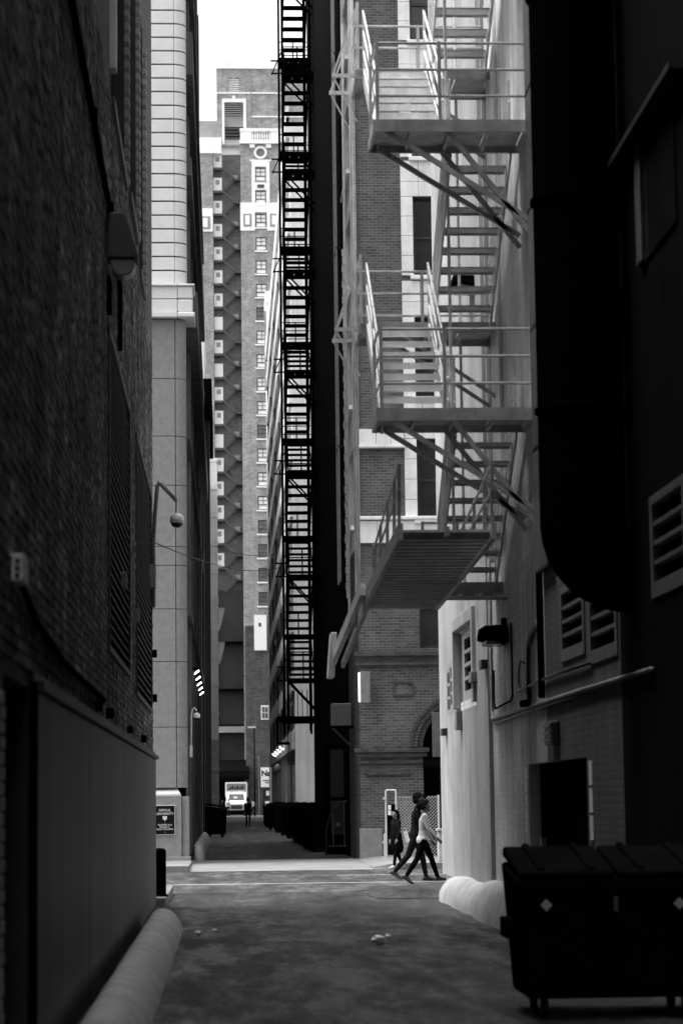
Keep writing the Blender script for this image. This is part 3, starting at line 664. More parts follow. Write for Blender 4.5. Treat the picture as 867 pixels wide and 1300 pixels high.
# ================================================================== brick and terracotta building across the street
XB, YB = 3.57, 63.0
BB = thing('corner_building', 'brick building with pale terracotta window surrounds and a big brick arch at the corner', 'building', (9, 66, 0))
SILL = [9.08, 12.43, 15.78, 19.09, 22.39, 25.7]
WF = [(5.20, 6.45, s, s + 2.2) for s in SILL] + [(5.20, 6.45, 5.62, 7.85)]
ARC = (6.25, 3.0, 1.36)                       # centre x, springing z, outer radius
mb = MB()
mb.holed('y', YB, XB, 14, .0, 42, WF + [(ARC[0] - ARC[2], ARC[0] + ARC[2], .0, 4.5)], .30, 0, 0)
n = 20
for k in range(n):
    t0_, t1_ = math.pi * k / n, math.pi * (k + 1) / n
    p = [(ARC[0] - ARC[2] * math.cos(t), YB, ARC[1] + ARC[2] * math.sin(t)) for t in (t0_, t1_)]
    mb.quad(p[0], p[1], (p[1][0], YB, 4.5), (p[0][0], YB, 4.5))
for x0, x1 in ((ARC[0] - ARC[2], 5.24), (7.26, ARC[0] + ARC[2])): mb.quad((x0, YB, 0), (x1, YB, 0), (x1, YB, 3.0), (x0, YB, 3.0))
mb.quad((5.24, YB, 0), (5.24, YB + .7, 0), (5.24, YB + .7, 3.0), (5.24, YB, 3.0))
mb.quad((XB, YB, 42), (14, YB, 42), (14, 94.5, 42), (XB, 94.5, 42))
mb.build('wall', M['brickF'], BB)
mb = MB(); mb.quad((XB + .3, YB + .7, 0), (9, YB + .7, 0), (9, YB + .7, 4.6), (XB + .3, YB + .7, 4.6)); mb.build('arch_backing', M['black'], BB)
# side wall: a pale first bay with windows, then soot-black brick
WS = [(64.3, 67.4, s, s + 2.2) for s in SILL]
mb = MB(); mb.holed('x', XB, YB, 68.6, 8.45, 42, WS, .3, 0, 0); mb.build('side_bay', M['terra'], BB)
mb = MB(); mb.quad((XB, YB, 0), (XB, 68.6, 0), (XB, 68.6, 8.45), (XB, YB, 8.45)); mb.build('side_wall', M['brickD'], BB)
mb = MB(); mb.quad((XB - .05, 68.6, 0), (XB - .05, 94.5, 0), (XB - .05, 94.5, 42), (XB - .05, 68.6, 42)); mb.quad((XB, 68.6, 0), (XB - .05, 68.6, 0), (XB - .05, 68.6, 42), (XB, 68.6, 42)); mb.quad((XB - .05, 94.5, 0), (14, 94.5, 0), (14, 94.5, 42), (XB - .05, 94.5, 42)); mb.build('rear_wall', M['brickS'], BB)
# terracotta blocks, each with its own joints
def block(x0, x1, z0, z1, y0=YB - .07, name='terracotta_block', mat='terra', y1=YB + .02):
    mb = MB(); mb.box(x0 + .006, x1 - .006, y0 - random.random() * .006, y1, z0 + .006, z1 - .006); return mb.build(name, M[mat], BB, bevel=.006)
for s in SILL:
    z0, z1 = s, s + 2.2
    lo = z1 - 3.33 if s > SILL[0] else 9.19
    k = 0; z = z0
    while z < z1 - .05:                              # pier left of the window
        h = min(.55, z1 - z); block(4.86, 5.195, z, z + h); z += h
    for x0, x1 in ((4.86, 5.36), (5.36, 5.88), (5.88, 6.45)):          # head course and apron above it
        block(x0, x1, z1 + .003, z1 + .42)
        if z1 + 1.12 < 30: block(x0, x1, z1 + .42, z1 + 1.125 - .12)
    mb = MB(); mb.box(5.10, 6.5, YB - .16, YB + .1, z0 - .115, z0 - .003); mb.build('sill', M['terra'], BB, bevel=.012)
    for i in range(4): block(XB - .012, XB + .075, z0 - 1.1 + i * .83, z0 - 1.1 + (i + 1) * .83 - .004)
for z0, z1, xs in ((8.45, 9.19 - .13, [3.56, 4.1, 4.7, 5.3, 5.9, 6.5]), (11.12, 11.55, [3.64, 4.1, 4.5, 4.86])):
    for a, b in zip(xs[:-1], xs[1:]): block(a, b, z0, z1, YB - .10)
mb = MB(); mb.box(3.54, 6.6, YB - .18, YB + .02, 9.075, 9.19 - .02); mb.build('string_course', M['terra'], BB, bevel=.02)
mb = MB(); mb.box(3.60, 4.88, YB - .15, YB + .02, 11.03, 11.115); mb.build('string_course', M['terra'], BB, bevel=.02)
for i, (x0, x1, z0, z1) in enumerate(WF):
    mb = MB(); y = YB + .2
    for (a, b, c, d) in ((x0, x0 + .07, z0, z1), (x1 - .07, x1, z0, z1), (x0 + .07, x1 - .07, z0, z0 + .08), (x0 + .07, x1 - .07, z1 - .07, z1), (x0 + .07, x1 - .07, (z0 + z1) / 2 - .035, (z0 + z1) / 2 + .035)): mb.box(a, b, y, y + .06, c, d)
    w = mb.build('window', M['sash'], BB)
    zm = (z0 + z1) / 2
    mb = MB(); mb.box(x0 + .07, x1 - .07, y + .045, y + .055, z0 + .08, zm - .035); mb.build('pane', M['glass'], w)
    mb = MB(); mb.box(x0 + .07, x1 - .07, y + .015, y + .025, zm + .035, z1 - .07); mb.build('pane', M['glass'], w)
    mb = MB(); mb.box(x0 + .05, x0 + .3 + .1 * (i % 3), y + .12, y + .13, z0 + .1, z1 - .1 - .5 * (i % 2)); mb.build('curtain', M['cl_dark'], w)
for (a, b, z0, z1) in WS:
    mb = MB(); mb.box(XB + .2, XB + .24, a, b, z0, z1); mb.build('side_window', M['glass'], BB)
    mb = MB(); mb.box(XB - .12, XB + .02, a - .1, b + .1, z0 - .12, z0 - .003); mb.build('sill', M['terra'], BB)
# ground-floor brick trim
for z0, z1, p, mt in ((5.42, 5.53, .14, 'brickD'), (5.17, 5.25, .10, 'brickD'), (2.86, 2.97, .16, 'brickD'), (2.74, 2.855, .11, 'brickD'), (2.56, 2.64, .08, 'brickD')):
    mb = MB(); mb.box(XB - p, 5.24 + (p if z0 < 3 else 3), YB - p, YB + .05, z0, z1); mb.build('moulding', M[mt], BB, bevel=.01)
for (a, b, c, d) in ((4.45, 5.01, 4.36, 4.40), (4.45, 5.01, 4.71, 4.75), (4.45, 4.49, 4.40, 4.71), (4.97, 5.01, 4.40, 4.71)):
    mb = MB(); mb.box(a, b, YB - .05, YB + .02, c, d); mb.build('panel_frame', M['brickD'], BB)
mb = MB(); mb.box(3.7, 4.9, YB - .06, YB + .01, 2.27, 2.33); mb.build('moulding', M['brickD'], BB)
mb = MB(); mb.box(3.53, 4.12, YB - .1, YB + .3, .05, .86); mb.build('stone_base', M['granite'], BB, bevel=.02)
mb = MB(); mb.box(4.121, 5.24, YB - .04, YB + .1, .05, .70); mb.build('stone_base', M['granite'], BB, bevel=.02)
def voussoirs(r0, r1, n, proud, mt):
    for k in range(n):
        a, b = math.pi * k / n + .004, math.pi * (k + 1) / n - .004
        pl = [(ARC[0] - r * math.cos(t), ARC[1] + r * math.sin(t)) for r, t in ((r0, a), (r1, a), (r1, (a + b) / 2), (r1, b), (r0, b), (r0, (a + b) / 2))]
        mb = MB(); mb.prism(pl, 'y', YB - proud, YB + .25); mb.build('arch_brick', M[mt], BB)
voussoirs(1.01, 1.16, 44, .03, 'brickD'); voussoirs(1.165, 1.29, 46, .06, 'brickF'); voussoirs(1.295, 1.37, 30, .10, 'brickD')
# things at the corner
SB_ = thing('box_sign', 'blank box sign on the brick corner, daylight on its white side given as glow', 'sign', (3.6, 62.8, 4.17))
mb = MB(); mb.box(3.57, 3.83, 62.62, 62.86, 4.17, 5.0); mb.build('case', M['galv'], SB_, bevel=.01)
mb = MB(); mb.box(3.53, 3.569, 62.64, 62.84, 4.2, 4.97); mb.build('face', M['faceglow'], SB_)  # glow stands for daylight on the white side
mb = MB(); mb.box(3.62, 3.78, 62.86, 63.0, 4.5, 4.6); mb.build('bracket', M['darksteel'], SB_)
HS = thing('hanging_sign_board', 'dark vertical sign board hung inside the brick arch', 'sign', (5.65, 62.8, 2.75))
mb = MB(); mb.box(5.47, 6.1, 62.74, 62.84, 2.72, 3.9); mb.build('board', M['hood'], HS, bevel=.01)
mb = MB(); mb.box(5.75, 5.8, 62.82, 62.84, 3.9, 4.3); mb.box(5.75, 5.8, 62.84, 63.72, 4.25, 4.3); mb.build('hanger', M['black'], HS)
CN = thing('canopy', 'thin dark flat canopy over the doorway under the brick arch', 'canopy', (5.8, 62.4, 2.4))
mb = MB(); mb.box(5.18, 7.3, 61.9, 63.0, 2.55, 2.62); mb.build('roof', M['darksteel'], CN, bevel=.01)
mb = MB(); mb.box(5.14, 7.34, 61.86, 61.9, 2.44, 2.64); mb.build('fascia', M['black'], CN)
mb = MB(); mb.box(5.56, 5.74, 62.0, 62.1, .14, 2.55); mb.build('post', M['black'], CN)
DG = thing('door_grille', 'black door grille with bright slits beside the canopy post', 'door', (5.9, 63.2, .14))
mb = MB(); mb.box(5.8, 6.6, 63.1, 63.15, .14, 2.5); mb.build('panel', M['black'], DG)
s0 = None
for k in range(9):
    if s0 is None: mb = MB(); mb.box(5.85, 5.92, 63.08, 63.099, .45, .60); s0 = mb.build('slit', M['white'], DG)
    else: inst(s0, DG, (0, 0, .2 * k))
LW = thing('low_wall', 'low grey concrete block wall at the far kerb beside the painted corner', 'wall', (5.4, 57, .14))
mb = MB(); mb.box(5.02, 6.6, 56.4, 56.75, .14, .86); mb.build('body', M['guard'], LW, bevel=.02)
mb = MB(); mb.box(4.99, 6.63, 56.37, 56.78, .862, .92); mb.build('coping', M['guard'], LW, bevel=.01)
# chain-link fence and its frame
CF = thing('chain_link_fence', 'chain-link fence panel in front of the brick pier', 'fence', (4.95, 61.6, .14))
for x in (4.40, 5.5):
    mb = MB(); mb.tube((x, 61.6, .14), (x, 61.6, 1.72), .03); mb.build('post', M['galvl'], CF)
mb = MB(); mb.tube((4.40, 61.6, 1.66), (5.5, 61.6, 1.66), .018); mb.build('top_rail', M['galv'], CF)
mb = MB(); x0, x1, z0, z1 = 4.40, 5.5, .18, 1.70; st = .085
for s in (1, -1):
    c = -3.0
    while c < 3.0:
        pts_ = []
        for x in (x0, x1):
            z = z0 + s * (x - x0) * 1.0 + c
            pts_.append((x, z))
        (xa_, za_), (xb_, zb_) = pts_
        lo, hi = 0.0, 1.0
        dz_ = zb_ - za_
        ts = sorted([(z0 - za_) / dz_, (z1 - za_) / dz_]); lo, hi = max(0, ts[0]), min(1, ts[1])
        if hi > lo: mb.bar((xa_ + (xb_ - xa_) * lo, 61.6 + s * .004, za_ + dz_ * lo), (xa_ + (xb_ - xa_) * hi, 61.6 + s * .004, za_ + dz_ * hi), .011 if s > 0 else .006)
        c += st
o = mb.build('wire_mesh', M['galvl'], CF); o['kind'] = 'stuff'
GF = thing('gate_frame', 'pale square pipe gate frame with small notices beside the chain-link fence', 'gate', (4.25, 61.4, .14))
mb = MB(); mb.path([(4.12, 61.4, .14), (4.12, 61.4, 1.82), (4.14, 61.4, 1.86), (4.36, 61.4, 1.86), (4.38, 61.4, 1.82), (4.38, 61.4, 1.5)], .026, 8); mb.build('frame', M['galvl'], GF)
for x, z in ((4.17, 1.22), (4.28, 1.20), (4.17, 1.36)):
    mb = MB(); mb.box(x, x + .08, 61.36, 61.372, z, z + .12); mb.build('notice', M['white'], GF)
mb = MB(); mb.box(4.15, 4.36, 61.39, 61.41, .2, 1.5); mb.build('leaf', M['black'], GF)
mb = MB(); mb.box(4.05, 4.14, 61.35, 61.45, 1.62, 1.68); mb.build('hinge', M['galvl'], GF)
mb = MB(); mb.tube((4.06, 61.2, .14), (4.06, 61.2, .75), .02); mb.box(4.0, 4.12, 61.18, 61.22, .5, .56); mb.build('stop_post', M['galvl'], GF)

# ================================================================== white tile and granite building across the street, left
YS = 61.0
HS_ = 23.6
SBL = thing('tile_and_granite_building', 'corner building of grey granite below and white glazed tile above', 'building', (-8, 70, 0))
mb = MB(); mb.box(-9, -1.30, YS + .05, 72, 0, HS_); mb.box(-7, -1.30, 72.01, 101, 0, 36); mb.build('core', M['tilejoint'], SBL)
mb = MB(); mb.quad((-1.02, YS + .3, 0), (-1.02, 102, 0), (-1.02, 102, 36), (-1.02, YS + .3, 36)); mb.quad((-1.02, 102, 0), (-1.3, 102, 0), (-1.3, 102, 36), (-1.02, 102, 36)); mb.build('side_wall', M['sideL'], SBL)
def corner_piece(xc, r, z0, z1, name, mat, yc=None):
    """quarter-round corner block"""
    yc = YS + r if yc is None else yc
    pl = [(xc, yc - r), *[(xc + r * math.sin(t), yc - r * math.cos(t)) for t in [math.pi / 2 * k / 8 for k in range(1, 9)]], (xc + r, yc + .35), (xc, yc + .35)]
    mb = MB(); mb.prism(pl, 'z', z0, z1); o = mb.build(name, M[mat], SBL); 
    return o
z = 15.09; f1 = f2 = None
while z < HS_ - .1:
    if f1 is None:
        zb0 = z
        f1 = []
        for a, b in ((-4.5, -2.9), (-2.9, -1.26)):
            mb = MB(); mb.box(a + .004, b - .004, YS - .02, YS + .2, z + .040, z + .37); f1.append(mb.build('glazed_tile', M['tile'], SBL, bevel=.01))
        f2 = corner_piece(-1.255, .31, z + .040, z + .37, 'corner_tile', 'tile', YS + .29)
    else:
        for f in f1 + [f2]: inst(f, SBL, (0, 0, z - zb0))
    z += .372
for z0, z1, p in ((14.35, 14.68, .16), (14.70, 15.03, .16), (15.035, 15.085, .22), (14.2, 14.335, .22)):
    mb = MB(); mb.box(-4.5, -1.19, YS - p, YS + .2, z0, z1); mb.build('band_tile', M['tile'], SBL, bevel=.012)
    mb = MB(); mb.box(-1.18, -.95 + p, YS - p, YS + 1.2, z0, z1); mb.build('band_tile', M['tile'], SBL, bevel=.03)
rows = [1.98, 3.53, 5.21, 6.57, 7.70, 8.19, 9.79, 11.08, 12.60, 14.18]
for a, b in zip(rows[:-1], rows[1:]):
    mb = MB(); mb.box(-4.5, -1.262, YS - .01, YS + .3, a + .008, b - .008); mb.build('granite_block', M['granite'], SBL, bevel=.008)
    corner_piece(-1.245, .27, a + .008, b - .008, 'granite_corner', 'granite', YS + .27)
mb = MB(); mb.box(-4.5, -1.13, YS - .09, YS + .3, .14, 1.76); mb.build('plinth', M['granite'], SBL, bevel=.01)
mb = MB(); mb.box(-1.12, -.94, YS - .02, YS + .9, .14, 1.76); mb.build('plinth', M['granite'], SBL, bevel=.01)
mb = MB(); mb.hexa([(-4.5, YS - .095, 1.765), (-1.125, YS - .095, 1.765), (-1.125, YS + .1, 1.765), (-4.5, YS + .1, 1.765), (-4.5, YS - .095, 1.82), (-1.16, YS - .095, 1.82), (-1.24, YS + .1, 1.975), (-4.5, YS + .1, 1.975)]); mb.build('plinth_cap', M['cap'], SBL)
mb = MB(); mb.box(-4.5, -.90, YS - .16, YS + .4, .135, .24); mb.build('plinth_foot', M['granite'], SBL, bevel=.01)
for z, p, h in ((14.2, .26, 1.0), (18.4, .12, .5), (21.2, .16, 1.2), (24.6, .14, .5), (11.2, .06, .2), (6.5, .06, .2)):
    mb = MB(); mb.box(-1.02, -1.02 + p + .08, YS + 1.3, 100, z, z + h); mb.build('side_ledge', M['sideL'], SBL)
for y in (66, 72, 79, 87, 95):
    mb = MB(); mb.box(-1.02, -.93, y, y + 1.6, .2, 34); mb.build('side_pilaster', M['sideL'], SBL)
# plaque
PQ = thing('wall_plaque', 'black metal plaque with pale lettering on the granite plinth', 'plaque', (-1.55, YS - .1, .8))
mb = MB(); mb.box(-1.82, -1.29, YS - .125, YS - .092, .79, 1.55); mb.build('frame', M['letter'], PQ, bevel=.004)
mb = MB(); mb.box(-1.80, -1.31, YS - .132, YS - .126, .81, 1.53); mb.build('plate', M['plaque'], PQ)
yt = YS - .134
for body, sz, z in (('DEPAUL', .085, 1.39), ('UNIVERSITY', .085, 1.30), ('RICHARD M. &', .055, 1.03), ('MAGGIE C.', .055, .975), ('DALEY BUILDING', .055, .92)):
    text_mesh(body, sz, M['letter'], PQ, (-1.555, yt, z), bold=.001)
mb = MB(); mb.prism([(-1.61, 1.27), (-1.50, 1.27), (-1.50, 1.20), (-1.555, 1.15), (-1.61, 1.20)], 'y', yt - .003, yt); mb.build('crest', M['letter'], PQ)
for z in (1.10, .86):
    mb = MB(); mb.prism([(-1.565, z), (-1.555, z - .01), (-1.545, z), (-1.555, z + .01)], 'y', yt - .003, yt); mb.build('dot', M['letter'], PQ)
# dome camera on the stone corner
D2 = thing('security_camera', 'small white dome camera on a thin upright arm at the grey stone corner', 'security camera', (-.9, 63.6, 2.8))
mb = MB(); mb.path([(-.92, 63.6, 3.1), (-.91, 63.6, 3.9), (-.88, 63.6, 4.08), (-.82, 63.6, 4.12), (-.77, 63.6, 4.04)], .025, 8); mb.build('arm', M['camw'], D2, smooth=True)
mb = MB(); mb.box(-.96, -.88, 63.55, 63.65, 2.8, 3.12); mb.build('mount_box', M['camw'], D2, bevel=.01)
dome_camera(D2, (-.77, 63.6, 3.86), .10)
# row of lit wall lamps
lampA = None
for k in range(5):
    y = 68 + k * 3.4
    if lampA is None:
        lampA = thing('wall_floodlight', 'lit white floodlight on the stone building, first from the street corner', 'wall lamp', (-.85, y, 5.25), 'floodlights along the stone building')
        mb = MB(); mb.hexa([(-.88, y, 5.25), (-.74, y, 5.35), (-.74, y + .3, 5.35), (-.88, y + .3, 5.25), (-.88, y, 5.28), (-.76, y, 5.38), (-.76, y + .3, 5.38), (-.88, y + .3, 5.28)]); mb.build('lens', M['lit'], lampA)
        mb = MB(); mb.box(-.94, -.78, y + .02, y + .33, 5.38, 5.44); mb.build('hood', M['black'], lampA)
    else: copy_thing(lampA, (-.85, y, 5.25), 'lit white floodlight on the stone building, %s from the street corner' % ('', 'second', 'third', 'fourth', 'fifth')[k])

# darker buildings further down the left side
FB = thing('soot_brick_building', 'low soot-dark brick building beyond the stone building', 'building', (-6, 121, 0))
mb = MB(); mb.box(-12, -.92, 102.2, 139.5, 0, 20.4); mb.build('wall', M['sideD'], FB)
mb = MB(); mb.box(-12, -.55, 110, 124, 19.6, 21.4); mb.build('parapet', M['black'], FB)
mb = MB(); mb.box(-12, -.66, 111, 112, 0, 19.6); mb.build('flue', M['darksteel'], FB)
for z in (3.5, 7.2, 10.9, 14.6):
    for y in (104, 115, 122, 129): 
        mb = MB(); mb.box(-.95, -.90, y, y + 2.2, z, z + 1.9); mb.build('window', M['glass'], FB)
PB = thing('rough_pale_building', 'rough pale rendered block rising behind the soot-dark building', 'building', (-4, 108, 0))
mb = MB(); mb.box(-9, -1.15, 141, 150, 0, 31); mb.build('wall', M['conc'], PB)
mb = MB(); mb.box(-9, -1.10, 140.9, 150.1, 31.001, 31.5); mb.build('parapet', M['conc'], PB)
# pale panelled shaft and hoods
PS = thing('panelled_shaft', 'tall pale panelled metal shaft with flanged joints beside the dark wall', 'shaft', (-.66, 140, 0))
z = .2; k = 0
while z < 21.0:
    mb = MB(); mb.box(-.92, -.40, 139.6, 140.4, z, z + 1.42); mb.build('shaft_panel', M['pale' if z > 4.2 else 'guard'], PS, bevel=.015)
    mb = MB(); mb.box(-.95, -.37, 139.57, 140.43, z + 1.425, z + 1.66); mb.build('flange', M['pale' if z > 4.2 else 'guard'], PS, bevel=.01)
    z += 1.67
LD = thing('roof_ladder', 'white ladder fixed beside the top of the panelled shaft', 'ladder', (-1.0, 139.5, 14))
for x in (-1.10, -.94):
    mb = MB(); mb.tube((x, 139.5, 13.5), (x, 139.5, 22.6), .025); mb.build('stile', M['white'], LD)
s0 = None
for k in range(28):
    if s0 is None: mb = MB(); mb.tube((-1.10, 139.5, 13.7), (-.94, 139.5, 13.7), .018, n=6); s0 = mb.build('rung', M['white'], LD)
    else: inst(s0, LD, (0, 0, .31 * k))
AW = None
for z in (12.92, 10.91):
    pl = [(-.38, z), (-.01, z), (-.03, z - .12), (-.10, z - .45), (-.20, z - .85), (-.30, z - 1.18), (-.365, z - 1.3), (-.38, z - 1.3)]
    A = thing('vent_hood', 'bright white curved vent hood, %s of two on the panelled shaft' % ('upper' if z > 12 else 'lower'), 'vent hood', (-.2, 140, z - 1.3))
    mb = MB(); mb.prism(pl, 'y', 139.55, 140.45); mb.build('shell', M['white'], A)
    mb = MB(); mb.box(-.40, .0, 139.52, 140.48, z, z + .03); mb.build('lip', M['white'], A)

# ================================================================== the tall brick tower that closes the view
YT = 270.0; YP = YT + 1.0
TW = thing('tower', 'tall brick hotel tower with white doors, zigzag fire stairs and a stone balustrade', 'tower', (6, 280, 0))
SP = 2.77
# front block (right)
wins = [(3.87, 5.12, 73.55 - SP * k, 75.15 - SP * k) for k in range(26)]
wins = [(3.87, 5.12, 75.15 - 1.6 - SP * k, 75.15 - SP * k) for k in range(26)]
mb = MB(); mb.holed('y', YT, 2.16, 24, 0, 78.0, wins + [(a + 6.0, b + 6.0, c, d) for a, b, c, d in wins], .22); mb.quad((2.16, YT, 0), (2.16, YT + 3.2, 0), (2.16, YT + 3.2, 78), (2.16, YT, 78)); mb.quad((2.16, YT, 78), (24, YT, 78), (24, YT + 20, 78), (2.16, YT + 20, 78))
mb.build('front_wall', M['tbrick'], TW)
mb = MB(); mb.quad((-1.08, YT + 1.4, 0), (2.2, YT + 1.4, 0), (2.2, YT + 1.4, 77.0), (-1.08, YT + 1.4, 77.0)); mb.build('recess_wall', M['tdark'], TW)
mb = MB(); mb.box(-9, -1.06, YT + .5, YT + 20, 0, 77.0); mb.build('left_wing', M['tbrick'], TW)
mb = MB(); mb.box(-9, -.05, YT + .4, YT + 20.1, 77.0, 78.9); mb.build('cornice', M['tstone'], TW)
mb = MB(); mb.box(-.049, 2.15, YT + 1.5, YT + 20.1, 77.1, 78.9); mb.build('cornice', M['tstone'], TW)
mb = MB(); mb.box(-9, -1.1, YT + .35, YT + 1, 67.6, 70.4); mb.build('stone_band', M['tstone'], TW)
mb = MB(); mb.box(-9, -.4, YT + 2.5, YT + 20, 78.9, 81.5); mb.build('penthouse', M['tgrey'], TW)
mb = MB(); mb.holed('y', YP, -.58, 24, 78, 87.4, [(.1, 2.85, 78.2, 83.6), (.81, 2.05, 84.55, 86.3)], .5); mb.quad((-.58, YP, 78), (-.58, YT + 20, 78), (-.58, YT + 20, 87.4), (-.58, YP, 87.4)); mb.build('penthouse', M['tbrick'], TW)
mb = MB(); mb.box(-.62, 24, YP - .1, YT + 20, 87.4, 88.5); mb.build('parapet', M['tstone'], TW)
mb = MB(); mb.box(-.60, 24, YP - .07, YP + 0.10, 84.36, 84.52); mb.build('string_course', M['tstone'], TW)
mb = MB(); mb.box(3.4, 24, YP - .1, YP + 0.10, 81.5, 81.65); mb.build('string_course', M['tstone'], TW)
mb = MB(); mb.box(3.42, 3.5, YP - .1, YP + 0.05, 78, 87.35); mb.build('corner_line', M['tgrey'], TW)
def louvres(x0, x1, z0, z1, n, y, m):
    mb = MB(); mb.box(x0, x1, y + .3, y + .4, z0, z1); v = mb.build('louvre', M['tiron'], TW); st = (z1 - z0) / n
    mb = MB(); mb.box(x0, x1, y, y + .25, z0 + .02, z0 + st * .45); s0 = mb.build('slat', M[m], v)
    for k in range(1, n): inst(s0, v, (0, 0, st * k))
louvres(.81, 2.05, 84.55, 86.3, 8, YP + 0.05, 'tstone'); louvres(.32, 2.55, 81.75, 83.3, 6, YP + 0.00, 'tgrey'); louvres(.32, 2.55, 78.9, 80.4, 4, YP + 0.05, 'tiron')
mb = MB(); mb.box(.32, 2.55, YP + 0.20, YP + 0.40, 80.4, 81.75); mb.build('niche_panel', M['tgrey'], TW)
for (a, b, c, d) in ((0.05, .32, 78.2, 83.3), (2.55, 2.88, 78.2, 83.3), (.05, 2.88, 83.3, 83.72), (1.25, 1.6, 83.72, 84.1)):
    mb = MB(); mb.box(a, b, YP - .15, YP + 0.20, c, d); mb.build('niche_frame', M['tstone'], TW)
# balustrade
mb = MB(); mb.box(2.05, 24, YT - .3, YT + .4, 78.0, 78.45); mb.build('cornice', M['tstone'], TW)
mb = MB(); mb.box(2.1, 24, YT - .2, YT + .3, 79.5, 79.85); mb.build('coping', M['tstone'], TW)
for a, b in ((2.15, 3.5), (5.7, 8.0), (10.2, 14)):
    mb = MB(); mb.box(a, b, YT - .15, YT + .25, 78.45, 79.5); mb.build('pedestal', M['tstone'], TW)
s0 = None
for k in range(16):
    x = 3.62 + .28 * (k % 8) + (4.5 if k > 7 else 0)
    if s0 is None:
        mb = MB(); mb.lathe([(.09, 0), (.06, .15), (.11, .4), (.11, .55), (.05, .85), (.09, 1.05)], (x, YT, 78.45), 8); s0 = mb.build('baluster', M['tstone'], TW)
    else: inst(s0, TW, (x - 3.62, 0, 0))
# oculus and stone surrounds
def oculus(x):
    n = 20
    for k in range(n):
        a, b = 2 * math.pi * k / n, 2 * math.pi * (k + 1) / n
        pl = [(x + r * math.cos(t), 76.95 + r * math.sin(t)) for r, t in ((.5, a), (.78, a), (.78, b), (.5, b))]
        if k == 0: mb = MB()
        mb.prism(pl, 'y', YT - .15, YT + .05)
    mb.build('oculus_ring', M['tstone'], TW)
    mb = MB(); mb.lathe([(.5, 0), (.5, .02)], (0, 0, 0), 20)
    mb.v = [(x + v[0], YT - .03 - v[2], 76.95 + v[1]) for v in mb.v]; mb.build('oculus_pane', M['tpanedark'], TW)
    for s in (-1, 1): mb = MB(); mb.box(x + s * .95 - .3, x + s * .95 + .3, YT - .2, YT, 77.5, 77.95); mb.build('console', M['tstone'], TW)
    for (a, b, c, d) in ((x - 1.05, x - .64, 70.95, 75.9), (x + .64, x + 1.05, 70.95, 75.9), (x - .64, x + .64, 75.25, 75.9), (x - .64, x + .64, 72.45, 73.5), (x - 1.25, x + 1.25, 75.9, 76.1)):
        mb = MB(); mb.box(a, b, YT - .12, YT + .05, c, d); mb.build('surround', M['tstone'], TW)
    mb = MB(); mb.box(x - .4, x + .4, YT - .16, YT - .12, 72.7, 73.1); mb.build('carved_panel', M['tiron'], TW)
oculus(4.5); oculus(10.5)
for (a, b, c, d) in ((2.1, 3.8, 67.6, 70.95), (5.2, 9.8, 67.6, 70.95), (11.2, 16, 67.6, 70.95), (3.8, 5.2, 69.8, 70.95), (9.8, 11.2, 69.8, 70.95)):
    mb = MB(); mb.box(a, b, YT - .1, YT + .05, c, d); mb.build('stone_band', M['tstone'], TW)
for x in (2.45, 5.55, 8.45):
    mb = MB(); mb.box(x, x + .95, YT - .14, YT - .1, 68.1, 69.6); mb.build('carved_panel', M['tgrey'], TW)
    mb = MB(); mb.box(x + .22, x + .73, YT - .17, YT - .14, 68.3, 69.4); mb.build('carved_panel', M['tstone'], TW)
mb = MB(); mb.box(-2.5, -1.4, YT + .3, YT + .35, 67.9, 69.4); mb.build('carved_panel', M['tgrey'], TW)
mb = MB(); mb.box(-2.25, -1.7, YT + .26, YT + .3, 68.1, 69.2); mb.build('carved_panel', M['tstone'], TW)
# windows: frame with muntins, pane behind, stone sill
def tframe(x0, x1, z0, z1):
    mb = MB(); y = YT + .06
    for (a, b, c, d) in ((x0, x0 + .1, z0, z1), (x1 - .1, x1, z0, z1), (x0 + .1, x1 - .1, z0, z0 + .1), (x0 + .1, x1 - .1, z1 - .1, z1), (x0 + .1, x1 - .1, z0 + .55, z0 + .66), ((x0 + x1) / 2 - .03, (x0 + x1) / 2 + .03, z0 + .66, z1 - .1), (x0 + .1, (x0 + x1) / 2 - .03, z0 + 1.08, z0 + 1.13), ((x0 + x1) / 2 + .03, x1 - .1, z0 + 1.08, z0 + 1.13)): mb.box(a, b, y, y + .1, c, d)
    return mb
w0 = p0 = s0 = None
for ci in range(2):
    for k, (x0, x1, z0, z1) in enumerate(wins):
        off = (6.0 * ci, 0, -SP * k)
        if w0 is None:
            w0 = tframe(x0, x1, z0, z1).build('window', M['tiron'], TW)
            mb = MB(); mb.box(x0, x1, YT + .13, YT + .17, z0, z1); p0 = mb.build('pane', M['tpane'], w0); p1 = None  # white pane colour stands for reflected sky
            mb = MB(); mb.box(x0 - .12, x1 + .12, YT - .12, YT + .1, z0 - .18, z0 - .01); s0 = mb.build('sill', M['tstone'], w0)
        else:
            w = inst(w0, TW, off); p = inst(p0, w); s = inst(s0, w)
            if k > 15 or random.random() < .15:
                if p1 is None: p.data = p.data.copy(); p.data.materials.clear(); p.data.materials.append(M['tpanedark']); p1 = p.data
                else: p.data = p1
